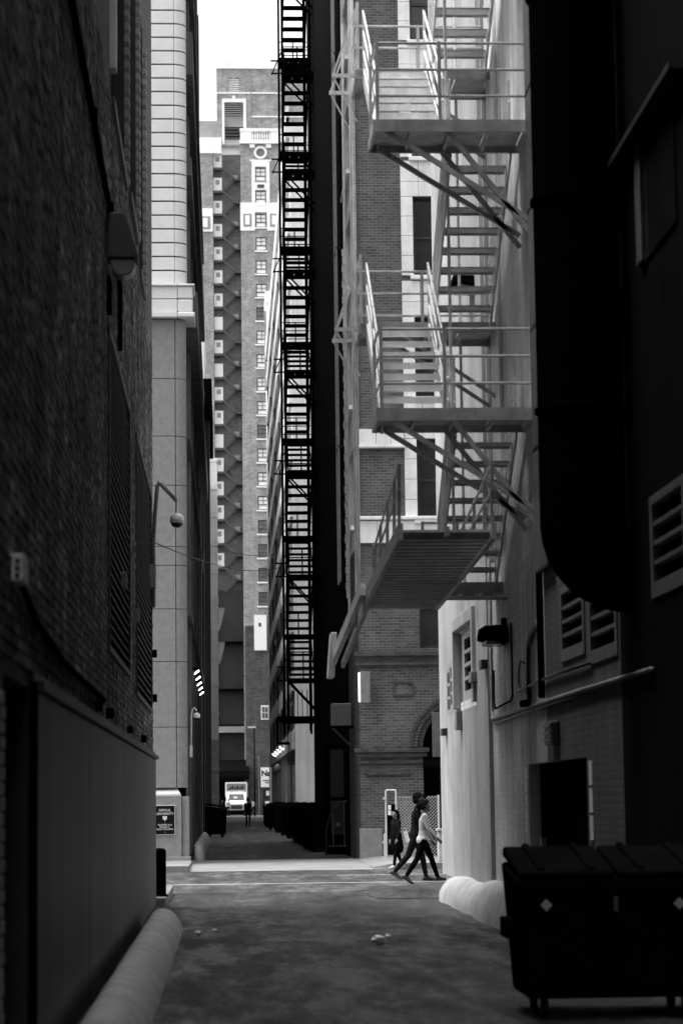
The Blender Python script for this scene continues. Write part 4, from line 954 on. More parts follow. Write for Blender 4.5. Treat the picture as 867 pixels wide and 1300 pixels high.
# doors, landings and zigzag stairs in the recess
d0 = None
for k in range(18):
    zb = 75.4 - SP * k; off = (0, 0, -SP * k)
    if d0 is None:
        mb = MB(); mb.box(-1.02, -.02, YT + 1.2, YT + 1.4, zb, zb + 1.62); d0 = mb.build('door', M['twhite'], TW)
        mb = MB(); mb.box(-.75, -.3, YT + 1.17, YT + 1.2, zb + .8, zb + 1.35); g0 = mb.build('door_light', M['tgrey'], d0)
        mb = MB(); mb.box(-1.1, .0, YT + .75, YT + 1.38, zb - .3, zb - .02); l0 = mb.build('landing', M['tiron'], TW)
        mb = MB(); mb.bar((.05, YT + .6, zb - .15), (1.45, YT + .6, zb - 1.45), .35, .22, (0, 0, 1)); f0 = mb.build('stair_flight', M['tiron'], TW)
        mb = MB(); mb.bar((1.45, YT + 1.1, zb - 1.55), (.05, YT + 1.1, zb - 2.9), .35, .22, (0, 0, 1)); h0 = mb.build('stair_flight', M['tiron'], TW)
        mb = MB(); mb.box(1.4, 2.12, YT + .5, YT + 1.38, zb - 1.62, zb - 1.42); m0 = mb.build('half_landing', M['tiron'], TW)
        mb = MB(); mb.bar((.1, YT + .4, zb + .65), (1.45, YT + .4, zb - .6), .05, .06); r0 = mb.build('handrail', M['tiron'], TW)
        mb = MB(); mb.box(1.25, 1.85, YT + 1.15, YT + 1.38, zb - 1.35, zb - .85); a0 = mb.build('air_conditioner', M['tgrey'], TW)
    else:
        d = inst(d0, TW, off)
        if k not in (0, 7, 9, 12): inst(g0, d)
        for e in (l0, f0, h0, m0, r0): inst(e, TW, off)
        if k % 3 != 1: inst(a0, TW, off)
# lower dark storeys: fire-stair box, white hatch
mb = MB(); mb.box(2.3, 7, YT - 3.2, YT - .02, 0, 21.2); mb.build('annex', M['tannex'], TW)
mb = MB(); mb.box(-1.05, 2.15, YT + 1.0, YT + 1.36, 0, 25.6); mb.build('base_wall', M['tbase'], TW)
mb = MB(); mb.box(3.3, 4.7, YT - 3.35, YT - 3.2, 18.4, 22.4); hd = mb.build('hatch', M['twhite'], TW)
mb = MB(); mb.box(3.8, 4.1, YT - 3.38, YT - 3.35, 21.1, 21.5); mb.build('hatch_light', M['tiron'], hd)
mb = MB(); mb.box(4.0, 4.9, YT - 3.3, YT - 3.15, 10.6, 12.2); w = mb.build('window', M['twhite'], TW)
for i in range(2):
    for j in range(2): mb = MB(); mb.box(4.1 + .37 * i, 4.42 + .37 * i, YT - 3.33, YT - 3.3, 10.75 + .68 * j, 11.35 + .68 * j); mb.build('pane', M['tpanedark'], w)
mb = MB(); mb.box(-.9, 2.2, YT + .4, YT + 1.38, 9.3, 10.0); mb.build('ledge', M['tgrey'], TW)
for z in (4.2, 9.9, 14.0, 19.4): 
    mb = MB(); mb.box(-1.0, 2.1, YT + .5, YT + 1.37, z, z + .3); mb.build('landing', M['black'], TW)
mb = MB(); mb.box(-1.05, 2.15, YT + .6, YT + 1.38, .0, 4.2); mb.build('entrance', M['black'], TW)
AWN = thing('black_awning', 'black awning over the loading bay at the foot of the brick tower', 'awning', (1.0, 267, 4.0))
mb = MB(); mb.hexa([(-.9, 264.5, 4.1), (2.6, 264.5, 4.1), (2.6, 270, 4.1), (-.9, 270, 4.1), (-.9, 264.7, 4.9), (2.6, 264.7, 4.9), (2.6, 270, 6.2), (-.9, 270, 6.2)]); mb.build('canvas', M['cl_black'], AWN)
mb = MB(); mb.box(-.9, 2.6, 264.45, 264.5, 3.9, 4.3); mb.build('valance', M['cl_black'], AWN)

# ================================================================== black fire escape further down the alley
F2 = thing('fire_escape', 'tall black iron fire escape zigzagging up the soot-black rear wall', 'fire escape', (2.9, 90, 6))
XW = XB - .05
ZN2 = [6.1 + 3.88 * k for k in range(8)]
for i, z in enumerate(ZN2):
    landing(F2, 2.32, XW, 88.0, 89.1, z, M['feB'], M['feB'], 3)
    zf = z - 1.94
    rail(F2, (2.34, 88.03, z), (XW - .05, 88.03, z), 1.0, M['feB'], (0, .5), 3, .022, .05)
    rail(F2, (2.34, 88.06, z), (2.34, 89.1, z), 1.0, M['feB'], (1,), 3, .022, .05)
    for dz in (.05, .55):
        mb = MB(); mb.bar((2.32, 88.05, z - .1 + dz), (1.9, 88.05, z - .1 + dz), .05); mb.build('outrigger', M['feB'], F2)
    mb = MB(); mb.bar((1.92, 88.05, z - .1), (2.34, 88.05, z + .9), .04); mb.build('brace', M['feB'], F2)
    if i:
        landing(F2, 2.32, XW, 92.4, 93.4, zf, M['feB'], M['feB'], 3)
        rail(F2, (2.34, 93.37, zf), (XW - .05, 93.37, zf), 1.0, M['feB'], (0, .5), 3, .022, .05)
        flight(F2, 2.45, 3.36, 89.1, z, 92.4, zf, 7, M['feB'], M['feB'], .10, (0, 1), .26, .85)
        flight(F2, 2.45, 3.36, 92.4, zf, 89.1, z - 3.88, 7, M['feB'], M['feB'], .10, (0,), .26, .85)
    for ys in (88.1, 89.0):
        mb = MB(); mb.bar((2.4, ys, z - .1), (XW, ys, z - 1.3), .06); mb.build('strut', M['feB'], F2)
for x, y in ((2.33, 88.02), (3.38, 88.02), (3.38, 93.4), (2.33, 93.4), (3.2, 89.2)):
    mb = MB(); mb.bar((x, y, 4.2), (x, y, 35), .09); mb.build('upright', M['feB'], F2)
# lower cage of the same stair
for k in range(4):
    mb = MB(); mb.bar((2.2, 88.0 + k * 1.4, 4.6), (XW, 88.0 + k * 1.4, 4.6), .06); mb.build('joist', M['feB'], F2)
mb = MB(); mb.box(1.95, XW, 88.0, 93.0, 4.66, 4.72); mb.build('walkway', M['feB'], F2)
for k in range(9):
    mb = MB(); mb.bar((1.96 + .18 * k, 88.02, 4.72), (1.96 + .18 * k, 88.02, 5.7), .03); mb.build('baluster', M['feB'], F2)
# small iron balcony with a pale vent pipe
BY = thing('iron_balcony', 'small black iron balcony hung on the pale garage wall', 'balcony', (3.1, 128, 5))
mb = MB(); mb.box(2.75, 3.5, 126, 129, 4.6, 4.68); mb.build('floor', M['feB'], BY)
for k in range(7):
    mb = MB(); mb.bar((2.78, 126 + .5 * k, 4.68), (2.78, 126 + .5 * k, 6.0), .04); mb.build('baluster', M['feB'], BY)
for k in range(5):
    mb = MB(); mb.bar((2.78 + .17 * k, 126, 4.68), (2.78 + .17 * k, 126, 6.0), .04); mb.build('baluster', M['feB'], BY)
mb = MB(); mb.bar((2.78, 126, 6.0), (3.5, 126, 6.0), .05); mb.build('handrail', M['feB'], BY)
mb = MB(); mb.bar((2.78, 126, 6.0), (2.78, 129, 6.0), .05); mb.build('handrail', M['feB'], BY)

# ================================================================== pale concrete garage and a white block behind it
GA = thing('garage_building', 'pale concrete parking garage with deep open bays along the alley', 'building', (10, 160, 0))
holes = []
GE = 186.0
for s in range(11):
    for b_ in range(5): holes.append((123.0 + 12.8 * b_, 134.6 + 12.8 * b_, 4.2 + 3.0 * s + 1.1, 4.2 + 3.0 * s + 2.7))
mb = MB(); mb.holed('x', 3.56, 121.5, GE, 0, 37.2, holes, 1.6); mb.quad((3.56, 121.5, 0), (20, 121.5, 0), (20, 121.5, 37.2), (3.56, 121.5, 37.2)); mb.quad((3.56, 121.5, 37.2), (20, 121.5, 37.2), (20, GE, 37.2), (3.56, GE, 37.2)); mb.quad((3.56, GE, 0), (20, GE, 0), (20, GE, 37.2), (3.56, GE, 37.2))
mb.build('wall', M['conc'], GA)
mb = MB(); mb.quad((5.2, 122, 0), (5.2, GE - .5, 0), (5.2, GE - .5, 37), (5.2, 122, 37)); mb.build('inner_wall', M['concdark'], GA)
for s in range(12):
    mb = MB(); mb.box(3.40, 3.559, 121.6, GE - .05, 4.2 + 3.0 * s, 4.2 + 3.0 * s + .95); mb.build('spandrel', M['conc'], GA)
for b_ in range(6):
    y = 121.5 + 12.8 * b_
    if y > 130: mb = MB(); mb.box(3.48, 3.559, y - .2, min(y + .8, GE - .1), 5.0, 37.0); mb.build('fin', M['concdark'], GA)
mb = MB(); mb.box(3.34, 3.559, 121.6, GE, 36.4, 37.5); mb.build('parapet', M['conc'], GA)
for k in range(7):
    mb = MB(); mb.box(3.50, 3.559, 124 + 9 * k, 129 + 9 * k, .3, 3.4); mb.build('roller_door', M['guard'], GA)
WB = thing('white_block', 'plain white rendered block behind the concrete garage', 'building', (8, 208, 0))
mb = MB(); mb.box(3.78, 14, 202, 207, 0, 44.6); mb.build('wall', M['pale'], WB)
mb = MB(); mb.box(3.68, 14, 201.9, 207.1, 44.601, 45.6); mb.build('parapet', M['pale'], WB)
mb = MB(); mb.box(3.60, 3.77, 202.6, 203.2, 37, 44); mb.build('flue', M['galv'], WB)
fa = None
for k in range(4):
    y = 138 + 7 * k
    if fa is None:
        fa = thing('wall_floodlight', 'lit floodlight on the pale garage wall, first from the black fire escape', 'wall lamp', (3.4, y, 4.6), 'floodlights along the garage')
        mb = MB(); mb.hexa([(3.12, y, 4.66), (3.34, y, 4.52), (3.34, y + .5, 4.52), (3.12, y + .5, 4.66), (3.14, y, 4.71), (3.36, y, 4.58), (3.36, y + .5, 4.58), (3.14, y + .5, 4.71)]); mb.build('lens', M['lit'], fa)
        mb = MB(); mb.bar((3.3, y + .25, 4.7), (3.5, y + .25, 4.7), .05); mb.build('bracket', M['black'], fa)
    else: copy_thing(fa, (3.4, y, 4.6), 'lit floodlight on the pale garage wall, %s from the black fire escape' % ('', 'second', 'third', 'fourth')[k])

RL = thing('unseen_shade_block', 'unseen dark brick block added behind the panelled shaft to shade the tower foot', 'building', (-8, 195, 0))  # hidden block, added to shade the foot of the tower
mb = MB(); mb.box(-16, -1.5, 151, 238, 0, 36); mb.build('wall', M['brickD'], RL)
mb = MB(); mb.box(-16.1, -1.4, 150.9, 238.1, 36.001, 36.8); mb.build('parapet', M['conc'], RL)
# ================================================================== alley furniture on the right, across the street
def dumpster(root, c, w, d, h, mat='plastic', lids=True, stickers=False):
    """bin with long side facing -Y, c = centre of its base"""
    x, y, z = c; t = .05
    P = lambda a, b, e: (x + a * w / 2, y + b * d / 2, z + e)
    mb = MB(); z0, z1 = .14, h - .08
    mb.hexa([P(-1 + .10, -1 + .12, z0), P(1 - .10, -1 + .12, z0), P(1 - .10, 1, z0), P(-1 + .10, 1, z0), P(-1, -1, z1), P(1, -1, z1), P(1, 1, z1 + .12), P(-1, 1, z1 + .12)])
    body = mb.build('body', M[mat], root, bevel=.025)
    mb = MB(); mb.hexa([P(-1.03, -1.05, z1 - .10), P(1.03, -1.05, z1 - .10), P(1.03, -.9, z1 - .10), P(-1.03, -.9, z1 - .10), P(-1.03, -1.05, z1 + .01), P(1.03, -1.05, z1 + .01), P(1.03, -.9, z1 + .02), P(-1.03, -.9, z1 + .02)]); mb.build('rim', M[mat], root, bevel=.012)
    for s in (-1, 1):
        mb = MB(); mb.box(x + s * w / 2 - .05, x + s * w / 2 + .03, y - d * .25, y + d * .25, z + h * .52, z + h * .66); mb.build('lift_pocket', M[mat], root, bevel=.01)
        mb = MB(); mb.hexa([P(s * .50 - .50 + .01, -1.08, z1 + .03), P(s * .50 + .50 - .01, -1.08, z1 + .03), P(s * .50 + .50 - .01, 1.02, z1 + .16), P(s * .50 - .50 + .01, 1.02, z1 + .16), P(s * .50 - .50 + .02, -1.06, z1 + .07), P(s * .50 + .50 - .02, -1.06, z1 + .07), P(s * .50 + .50 - .02, 1.0, z1 + .24), P(s * .50 - .50 + .02, 1.0, z1 + .24)])
        lid = mb.build('lid', M[mat], root, bevel=.02)
        for k in (-.25, .25):
            mb = MB(); mb.hexa([P(s * .5 + k - .04, -.95, z1 + .07), P(s * .5 + k + .04, -.95, z1 + .07), P(s * .5 + k + .04, .9, z1 + .23), P(s * .5 + k - .04, .9, z1 + .23), P(s * .5 + k - .03, -.95, z1 + .10), P(s * .5 + k + .03, -.95, z1 + .10), P(s * .5 + k + .03, .9, z1 + .26), P(s * .5 + k - .03, .9, z1 + .26)]); mb.build('lid_rib', M[mat], lid)
    for sx in (-1, 1):
        for sy in (-1, 1):
            cx_, cy_ = x + sx * w * .36, y + sy * d * .30
            mb = MB(); mb.tube((cx_ - .025, cy_, z + .075), (cx_ + .025, cy_, z + .075), .075, n=14); mb.build('caster', M['rubber'], root)
            mb = MB(); mb.box(cx_ - .04, cx_ + .04, cy_ - .04, cy_ + .04, z + .15, z + .155); mb.build('caster_plate', M['black'], root)
    for k in (-.55, 0, .55):
        mb = MB(); mb.hexa([P(k - .04, -.94, z0 + .06), P(k + .04, -.94, z0 + .06), P(k + .04, -.86, z0 + .06), P(k - .04, -.86, z0 + .06), P(k - .04, -1.03, z1 - .12), P(k + .04, -1.03, z1 - .12), P(k + .04, -.95, z1 - .12), P(k - .04, -.95, z1 - .12)]); mb.build('rib', M[mat], root)
    if stickers:
        for a in (-.72, .62):
            q = P(a, -1.045, h - .26); mb = MB(); mb.prism([(q[0] - .045, q[2]), (q[0], q[2] - .045), (q[0] + .045, q[2]), (q[0], q[2] + .045)], 'y', q[1] - .012, q[1] - .006); mb.build('sticker', M['white'], root)
        q = P(-.02, -1.045, h - .26); mb = MB(); mb.box(q[0] - .015, q[0] + .015, q[1] - .012, q[1] - .006, q[2] - .05, q[2] + .06); mb.build('sticker', M['galv'], root)
ND = thing('dumpster', 'large black plastic dumpster with two diamond stickers near the dark wall', 'dumpster', (2.93, 18.4, 0))
dumpster(ND, (2.93, 18.4, 0), 1.5, 1.05, 1.10, 'plastic', True, True)
src = thing('dumpster', 'black dumpster in the row along the rear wall, first from the arched gate', 'dumpster', (3.0, 74, .02), 'dumpsters along the rear wall')
dumpster(src, (3.0, 74, .02), 1.7, .95, 1.35)
src.rotation_euler.z = -math.pi / 2
src.location = (3.02, 75.2, .02)
for k, (y, dx, a) in enumerate(((78.0, .0, 2), (80.6, -.05, -3), (84.5, .0, 1), (88.5, -.08, 4), (94, -.05, -2), (101, -.1, 2), (109, -.14, -4), (118, -.2, 1), (131, -.3, 2), (143, -.32, 0))):
    copy_thing(src, (3.02 + dx, y, .02), 'black dumpster in the row along the rear wall, %s from the arched gate' % ('second', 'third', 'fourth', 'fifth', 'sixth', 'seventh', 'eighth', 'ninth', 'tenth', 'eleventh')[k], rotz=-math.pi / 2 + math.radians(a))
D4 = copy_thing(src, (-.45, 106, .02), 'lone black dumpster against the dark left wall beyond the stone building', rotz=math.pi / 2)
if 'group' in D4: del D4['group']
AG = thing('arched_gate', 'quarter-round dark pipe gate standing against the soot-black wall', 'gate', (3.2, 69.5, .02))
arc = [(2.92, 69.6, .02), (2.92, 69.6, .55)] + [(3.60 - .68 * math.cos(t), 69.6, .60 + .98 * math.sin(t)) for t in [math.pi / 2 * k / 10 for k in range(11)]]
mb = MB(); mb.path(arc, .028, 8); mb.build('frame', M['darksteel'], AG, smooth=True)
mb = MB(); mb.tube((2.92, 69.6, .28), (3.62, 69.6, .28), .02); mb.build('cross_bar', M['darksteel'], AG)
for x, z in ((3.12, 1.2), (3.45, 1.53)):
    mb = MB(); mb.tube((x, 69.6, .28), (x, 69.6, z), .014); mb.build('bar', M['galv'], AG)
mb = MB(); mb.box(3.2, 3.32, 69.57, 69.59, .86, .96); mb.build('notice', M['galv'], AG)
mb = MB(); mb.box(2.98, 3.6, 69.63, 69.65, .3, .62); mb.build('kick_panel', M['black'], AG)
AC = thing('air_conditioner', 'ribbed grey air-conditioning unit on a bracket above the dumpsters', 'air conditioner', (3.2, 66, 3.6))
mb = MB(); mb.box(2.95, 3.50, 66, 66.8, 3.68, 4.3); ac = mb.build('case', M['galv'], AC, bevel=.02)
s0 = None
for k in range(12):
    if s0 is None: mb = MB(); mb.box(2.975, 2.995, 65.985, 66.0, 3.72, 4.26); s0 = mb.build('rib', M['hood'], AC)
    else: inst(s0, AC, (.043 * k, 0, 0))
for y in (66.1, 66.7):
    mb = MB(); mb.bar((2.95, y, 3.64), (3.57, y, 3.64), .05); mb.build('bracket', M['black'], AC)
    mb = MB(); mb.bar((2.98, y, 3.62), (3.57, y, 3.05), .04); mb.build('strut', M['darksteel'], AC)
JC = thing('utility_cabinet', 'row of tall black utility cabinets against the soot-black wall', 'cabinet', (3.3, 83, .02))
mb = MB(); mb.box(3.05, 3.5, 70.6, 72.8, .02, 3.3); mb.build('body', M['black'], JC, bevel=.02)
mb = MB(); mb.box(3.1, 3.5, 70.55, 70.599, .3, 1.6); mb.build('door', M['darksteel'], JC, bevel=.01)
mb = MB(); mb.box(3.1, 3.5, 70.55, 70.599, 1.7, 3.1); mb.build('door', M['darksteel'], JC, bevel=.01)
DP = thing('downpipe', 'pair of pale downpipes running up the soot-black rear wall', 'pipe', (3.45, 70, 0))
for y in (69.2, 70.3):
    mb = MB(); mb.tube((3.40, y, 8.0), (3.40, y, 41), .035, n=8); mb.build('pipe', M['galvl'], DP)
for z in (12, 18, 24, 30, 36):
    mb = MB(); mb.box(3.38, 3.53, 69.15, 70.35, z, z + .05); mb.build('strap', M['darksteel'], DP)
SH = thing('shop_sign', 'white shop sign with large black letters at the far street corner', 'sign', (4.4, 255, 3.0))
mb = MB(); mb.box(3.75, 6.6, 255, 255.2, 3.0, 5.1); mb.build('board', M['signlit'], SH)
text_mesh('Na', .82, M['ink'], SH, (3.80, 254.985, 4.2), align='LEFT', bold=.03)
for z, a, b in ((3.65, 3.95, 5.6), (3.42, 4.2, 5.8)):
    mb = MB(); mb.box(a, b, 254.985, 254.998, z, z + .10); mb.build('small_print', M['ink'], SH)
SF = thing('corner_shop', 'dim corner shop front with a lit window below the white sign', 'shop', (5.5, 256, 0))
mb = MB(); mb.box(3.6, 9, 255.3, 263, 0, 6.4); mb.build('wall', M['brickD'], SF)
mb = MB(); mb.box(4.0, 5.6, 255.2, 255.29, .5, 2.7); w = mb.build('window', M['glass'], SF)
mb = MB(); mb.box(4.3, 5.4, 255.15, 255.19, 2.1, 2.6); mb.build('window_sign', M['signlit'], w)
mb = MB(); mb.box(4.2, 5.2, 255.15, 255.19, 1.0, 1.5); mb.build('window_sign', M['signlit'], w)
PO = thing('street_post', 'dark street post with a pale lamp head at the far corner', 'street lamp', (3.2, 244, .02))
mb = MB(); mb.lathe([(.12, 0), (.1, .4), (.08, 1), (.06, 9)], (2.95, 244, .02), 10); mb.build('post', M['black'], PO)
mb = MB(); mb.box(2.3, 3.1, 243.8, 244.2, 9.0, 9.16); mb.build('lamp_head', M['white'], PO)
mb = MB(); mb.lathe([(.05, 0), (.22, .1), (.26, .3), (.18, .5), (.04, .6)], (3.25, 150, 3.3), 12); GLB = tag(mb.build('globe_lamp', M['lens'], smooth=True), 'round grey globe lamp on the garage wall under the floodlights', 'wall lamp')
# overhead cables
def cable(name, label, p, q, sag, r):
    p = Vector(p); q = Vector(q); pts = [p.lerp(q, t / 24) - Vector((0, 0, sag * 4 * (t / 24) * (1 - t / 24))) for t in range(25)]
    mb = MB(); mb.path(pts, r, 6); return tag(mb.build(name, M['rubber'], smooth=True), label, 'cable')
cable('overhead_cable', 'thin black cable from the dark brick corner to the black fire escape', (-1.12, 37.6, 5.75), (2.4, 88, 10.4), .35, .010)
cable('overhead_cable', 'thin black cable slung across the far alley between the shaft and garage', (-.5, 139.5, 16.6), (3.3, 146, 16.8), .3, .02)

# ================================================================== delivery truck
TK = thing('delivery_truck', 'white box truck facing the camera at the far end of the alley', 'truck', (1.1, 250, 0))
tx = 1.1
mb = MB(); mb.box(tx - 1.15, tx + 1.15, 250.0, 256, .95, 3.5); mb.build('box_body', M['white'], TK, bevel=.04)
mb = MB()
mb.prism([(247.4, .55), (247.4, 1.30), (247.55, 1.42), (248.5, 1.55), (249.2, 2.35), (249.95, 2.42), (249.95, .55)], 'x', tx - .98, tx + .98); mb.build('cab', M['white'], TK, bevel=.05)
mb = MB(); mb.hexa([(tx - .82, 248.58, 1.60), (tx + .82, 248.58, 1.60), (tx + .82, 248.66, 1.60), (tx - .82, 248.66, 1.60), (tx - .76, 249.10, 2.26), (tx + .76, 249.10, 2.26), (tx + .76, 249.2, 2.26), (tx - .76, 249.2, 2.26)])
mb.v = [(a, b - .035, c + .035) for a, b, c in mb.v]; mb.build('windscreen', M['glass'], TK)
mb = MB(); mb.box(tx - .3, tx + .1, 248.70, 248.76, 1.78, 2.05); mb.build('dash_paper', M['white'], TK)
mb = MB(); mb.box(tx - .62, tx + .62, 247.36, 247.4, .72, 1.16); gr = mb.build('grille', M['black'], TK)
for k in range(4):
    mb = MB(); mb.box(tx - .6, tx + .6, 247.33, 247.36, .78 + .1 * k, .81 + .1 * k); mb.build('bar', M['galv'], gr)
for s in (-1, 1):
    mb = MB(); mb.box(tx + s * .80 - .13, tx + s * .80 + .13, 247.35, 247.42, .86, 1.12); mb.build('headlight', M['lens'], TK, bevel=.02)
    mb = MB(); mb.box(tx + s * 1.18 - .09, tx + s * 1.18 + .09, 248.75, 248.85, 1.55, 2.0); mb.build('mirror', M['black'], TK, bevel=.02)
    mb = MB(); mb.tube((tx + s * .72, 248.0, .42), (tx + s * .98, 248.0, .42), .42, n=20); mb.build('wheel', M['rubber'], TK)
    mb = MB(); mb.tube((tx + s * .72, 254.3, .42), (tx + s * .98, 254.3, .42), .42, n=20); mb.build('wheel', M['rubber'], TK)
mb = MB(); mb.box(tx - .95, tx + .95, 247.22, 247.38, .42, .62); mb.build('bumper', M['black'], TK, bevel=.03)
mb = MB(); mb.box(tx - 1.0, tx + 1.0, 247.5, 256, .5, .7); mb.build('chassis', M['black'], TK)
mb = MB(); mb.box(tx - 1.0, tx + 1.0, 249.95, 249.99, 2.62, 3.38); mb.build('header_panel', M['galv'], TK)
mb = MB()
for k in range(9): mb.box(tx - .78 + .175 * k, tx - .66 + .175 * k, 249.93, 249.95, 2.78, 2.95 + .12 * (k % 3))
mb.build('header_print', M['ink'], TK)

# ================================================================== people
import numpy as np
def remeshed(caps, voxel, name, mats):
    """one continuous skin grown round tapered bones; caps = (p, q, r0, r1, material index)"""
    bm = bmesh.new()
    for p, q, r0, r1, mi in caps:
        p = Vector(p); q = Vector(q)
        for c, r in ((p, r0), (q, r1)): bmesh.ops.create_icosphere(bm, subdivisions=2, radius=r, matrix=Matrix.Translation(c))
        d = q - p
        if d.length > 1e-4:
            rot = d.to_track_quat('Z', 'Y').to_matrix().to_4x4()
            bmesh.ops.create_cone(bm, cap_ends=True, segments=14, radius1=r0, radius2=r1, depth=d.length, matrix=Matrix.Translation((p + q) / 2) @ rot)
    me = bpy.data.meshes.new(name); bm.to_mesh(me); bm.free()
    o = bpy.data.objects.new(name, me); col.objects.link(o)
    m = o.modifiers.new('r', 'REMESH'); m.mode = 'VOXEL'; m.voxel_size = voxel
    s = o.modifiers.new('s', 'SMOOTH'); s.factor = .5; s.iterations = 3
    bpy.context.view_layer.update()
    me2 = bpy.data.meshes.new_from_object(o.evaluated_get(bpy.context.evaluated_depsgraph_get()))
    bpy.data.objects.remove(o); bpy.data.meshes.remove(me)
    n = len(me2.polygons); cen = np.zeros(n * 3); me2.polygons.foreach_get('center', cen); cen = cen.reshape(-1, 3)
    best = np.full(n, 1e9); idx = np.zeros(n, dtype=np.int32)
    for p, q, r0, r1, mi in caps:
        p = np.array(p); d = np.array(q) - p; L = max(1e-9, (d * d).sum()); t = np.clip(((cen - p) @ d) / L, 0, 1)
        dist = np.linalg.norm(cen - (p + t[:, None] * d), axis=1) - (r0 + (r1 - r0) * t)
        k = dist < best; best[k] = dist[k]; idx[k] = mi
    me2.materials.clear()
    for mt in mats: me2.materials.append(mt)
    me2.polygons.foreach_set('material_index', idx); me2.polygons.foreach_set('use_smooth', [True] * n); me2.update()
    return me2
def person(label, loc, face, H, legs, arms, mats, hairstyle='short', lean=.06, voxel=.010, wide=1.0, skirt=None, headturn=0, slots=None):
    """legs = ((thigh, knee, footlift) left, right) in degrees; arms = ((shoulder, elbow) left, right); mats: skin, top, bottom, shoe, hip"""
    s = H / 1.75; root = thing('person', label, 'person', loc)
    R = math.radians; caps = []
    hipz = .92
    def leg(side, a, k, f):
        a, k, f = R(a), R(k), R(f); hp = Vector((0, side * .09, hipz)); kn = hp + Vector((math.sin(a), 0, -math.cos(a))) * .43
        an = kn + Vector((math.sin(a - k), 0, -math.cos(a - k))) * .41; dr = Vector((math.cos(f), side * .12, -math.sin(f))).normalized()
        dn = Vector((-math.sin(f), 0, -math.cos(f)))
        heel = an - dr * .05 + dn * .05; ball = an + dr * .12 + dn * .055; toe = an + dr * .19 + dn * .055
        caps.extend([(hp, kn, .088 * wide, .058 * wide, 2), (kn, kn.lerp(an, .35), .058, .058 * wide, 2), (kn.lerp(an, .35), an, .056 * wide, .042, 2), (an, heel, .042, .036, 3), (heel, ball, .036, .036, 3), (ball, toe, .036, .028, 3), (an, ball, .038, .034, 3)])
        return min(heel.z - .036, ball.z - .036, toe.z - .028)
    low = min(leg(1, *legs[0]), leg(-1, *legs[1]))
    L = lambda z, y=0: Vector((lean * (z - .92) * 2.0, y, z))
    caps.extend([(L(.95, .07), L(.95, -.07), .105 * wide, .105 * wide, 4), (L(.92, .06) + Vector((-.03, 0, 0)), L(.92, -.06) + Vector((-.03, 0, 0)), .105 * wide, .105 * wide, 4), (L(1.0, .06), L(1.12, .055), .10 * wide, .088 * wide, 1), (L(1.0, -.06), L(1.12, -.055), .10 * wide, .088 * wide, 1),
                 (L(1.12, .055), L(1.32, .085), .088 * wide, .105, 1), (L(1.12, -.055), L(1.32, -.085), .088 * wide, .105, 1), (L(1.32, .085), L(1.42, .15), .10, .062, 1), (L(1.32, -.085), L(1.42, -.15), .10, .062, 1), (L(1.36), L(1.46), .09, .06, 1), (L(1.44), L(1.54), .052, .048, 0)])
    for side, (a, e) in ((1, arms[0]), (-1, arms[1])):
        a, e = R(a), R(e); sh = L(1.42, side * .17); el = sh + Vector((math.sin(a), side * .10, -math.cos(a))).normalized() * .285
        wd = Vector((math.sin(a + e), side * .02, -math.cos(a + e))); wr = el + wd * .25
        caps.extend([(sh, el, .058, .043, 1), (el, wr, .043, .03, 1)])
        pl = wr + wd * .09; caps.append((wr, pl, .026, .032, 0)); nrm = Vector((-wd.z, 0, wd.x)); lat = wd.cross(Vector((0, 1, 0)))
        for i, (o_, ln) in enumerate(((-.027, .07), (-.009, .08), (.009, .075), (.027, .058))):
            b0 = pl + lat * o_; k1 = b0 + wd * ln * .5; k2 = k1 + (wd * .8 + Vector((0, -side * .5, 0))).normalized() * ln * .5
            caps.extend([(b0, k1, .0095, .009, 0), (k1, k2, .009, .008, 0)])
        th0 = wr + wd * .03 + lat * (-.03); th1 = th0 + (wd * .6 - lat * .7).normalized() * .045; th2 = th1 + wd * .03
        caps.extend([(th0, th1, .012, .011, 0), (th1, th2, .011, .009, 0)])
    hc = L(1.635) + Vector((.015, 0, 0)); ht = R(headturn); hf = Vector((math.cos(ht), math.sin(ht), 0)); hs = Vector((-math.sin(ht), math.cos(ht), 0))
    up_ = Vector((0, 0, 1))
    caps.extend([(hc + up_ * .02 - hf * .02, hc + up_ * .03 + hf * .01, .092, .088, 0), (hc - up_ * .03 + hf * .025, hc - up_ * .075 + hf * .04, .072, .045, 0), (hc + hf * .085 + up_ * .0, hc + hf * .108 - up_ * .03, .010, .014, 0)])
    for sd_ in (-1, 1):
        caps.append((hc + hs * sd_ * .088 + up_ * .01, hc + hs * sd_ * .09 - up_ * .025, .014, .012, 0)); caps.append((hc + hf * .082 + hs * sd_ * .032 + up_ * .012, hc + hf * .084 + hs * sd_ * .034 + up_ * .012, .011, .011, 5))
    caps.append((hc + hf * .074 + hs * .02 - up_ * .062, hc + hf * .074 - hs * .02 - up_ * .062, .009, .009, 5))
    if skirt:
        for (z0, z1, r0, r1, mi) in skirt:
            for dy in (-.06, .06): caps.append((L(z0, dy), L(z1, dy) + Vector((0, 0, 0)), r0, r1, mi))
    caps2 = [(Vector(p) - Vector((0, 0, low)), Vector(q) - Vector((0, 0, low)), a, b, m) for p, q, a, b, m in caps]
    rot = Matrix.Rotation(face, 3, 'Z')
    T = lambda p: tuple(rot @ (Vector(p) * s))
    caps3 = [(T(p), T(q), a * s, b * s, m) for p, q, a, b, m in caps2]
    me = remeshed(caps3, voxel, 'body', mats + [M['ink']])
    b = bpy.data.objects.new('body', me); col.objects.link(b); b.parent = root; ORG[b.name] = tuple(loc)
    h2 = hc - Vector((0, 0, low)); hair = [(h2 - hf * .035 + up_ * .045, h2 - hf * .0 + up_ * .055, .095, .088, 0), (h2 - hf * .055 - up_ * .03, h2 - hf * .04 + up_ * .03, .07, .085, 0)]
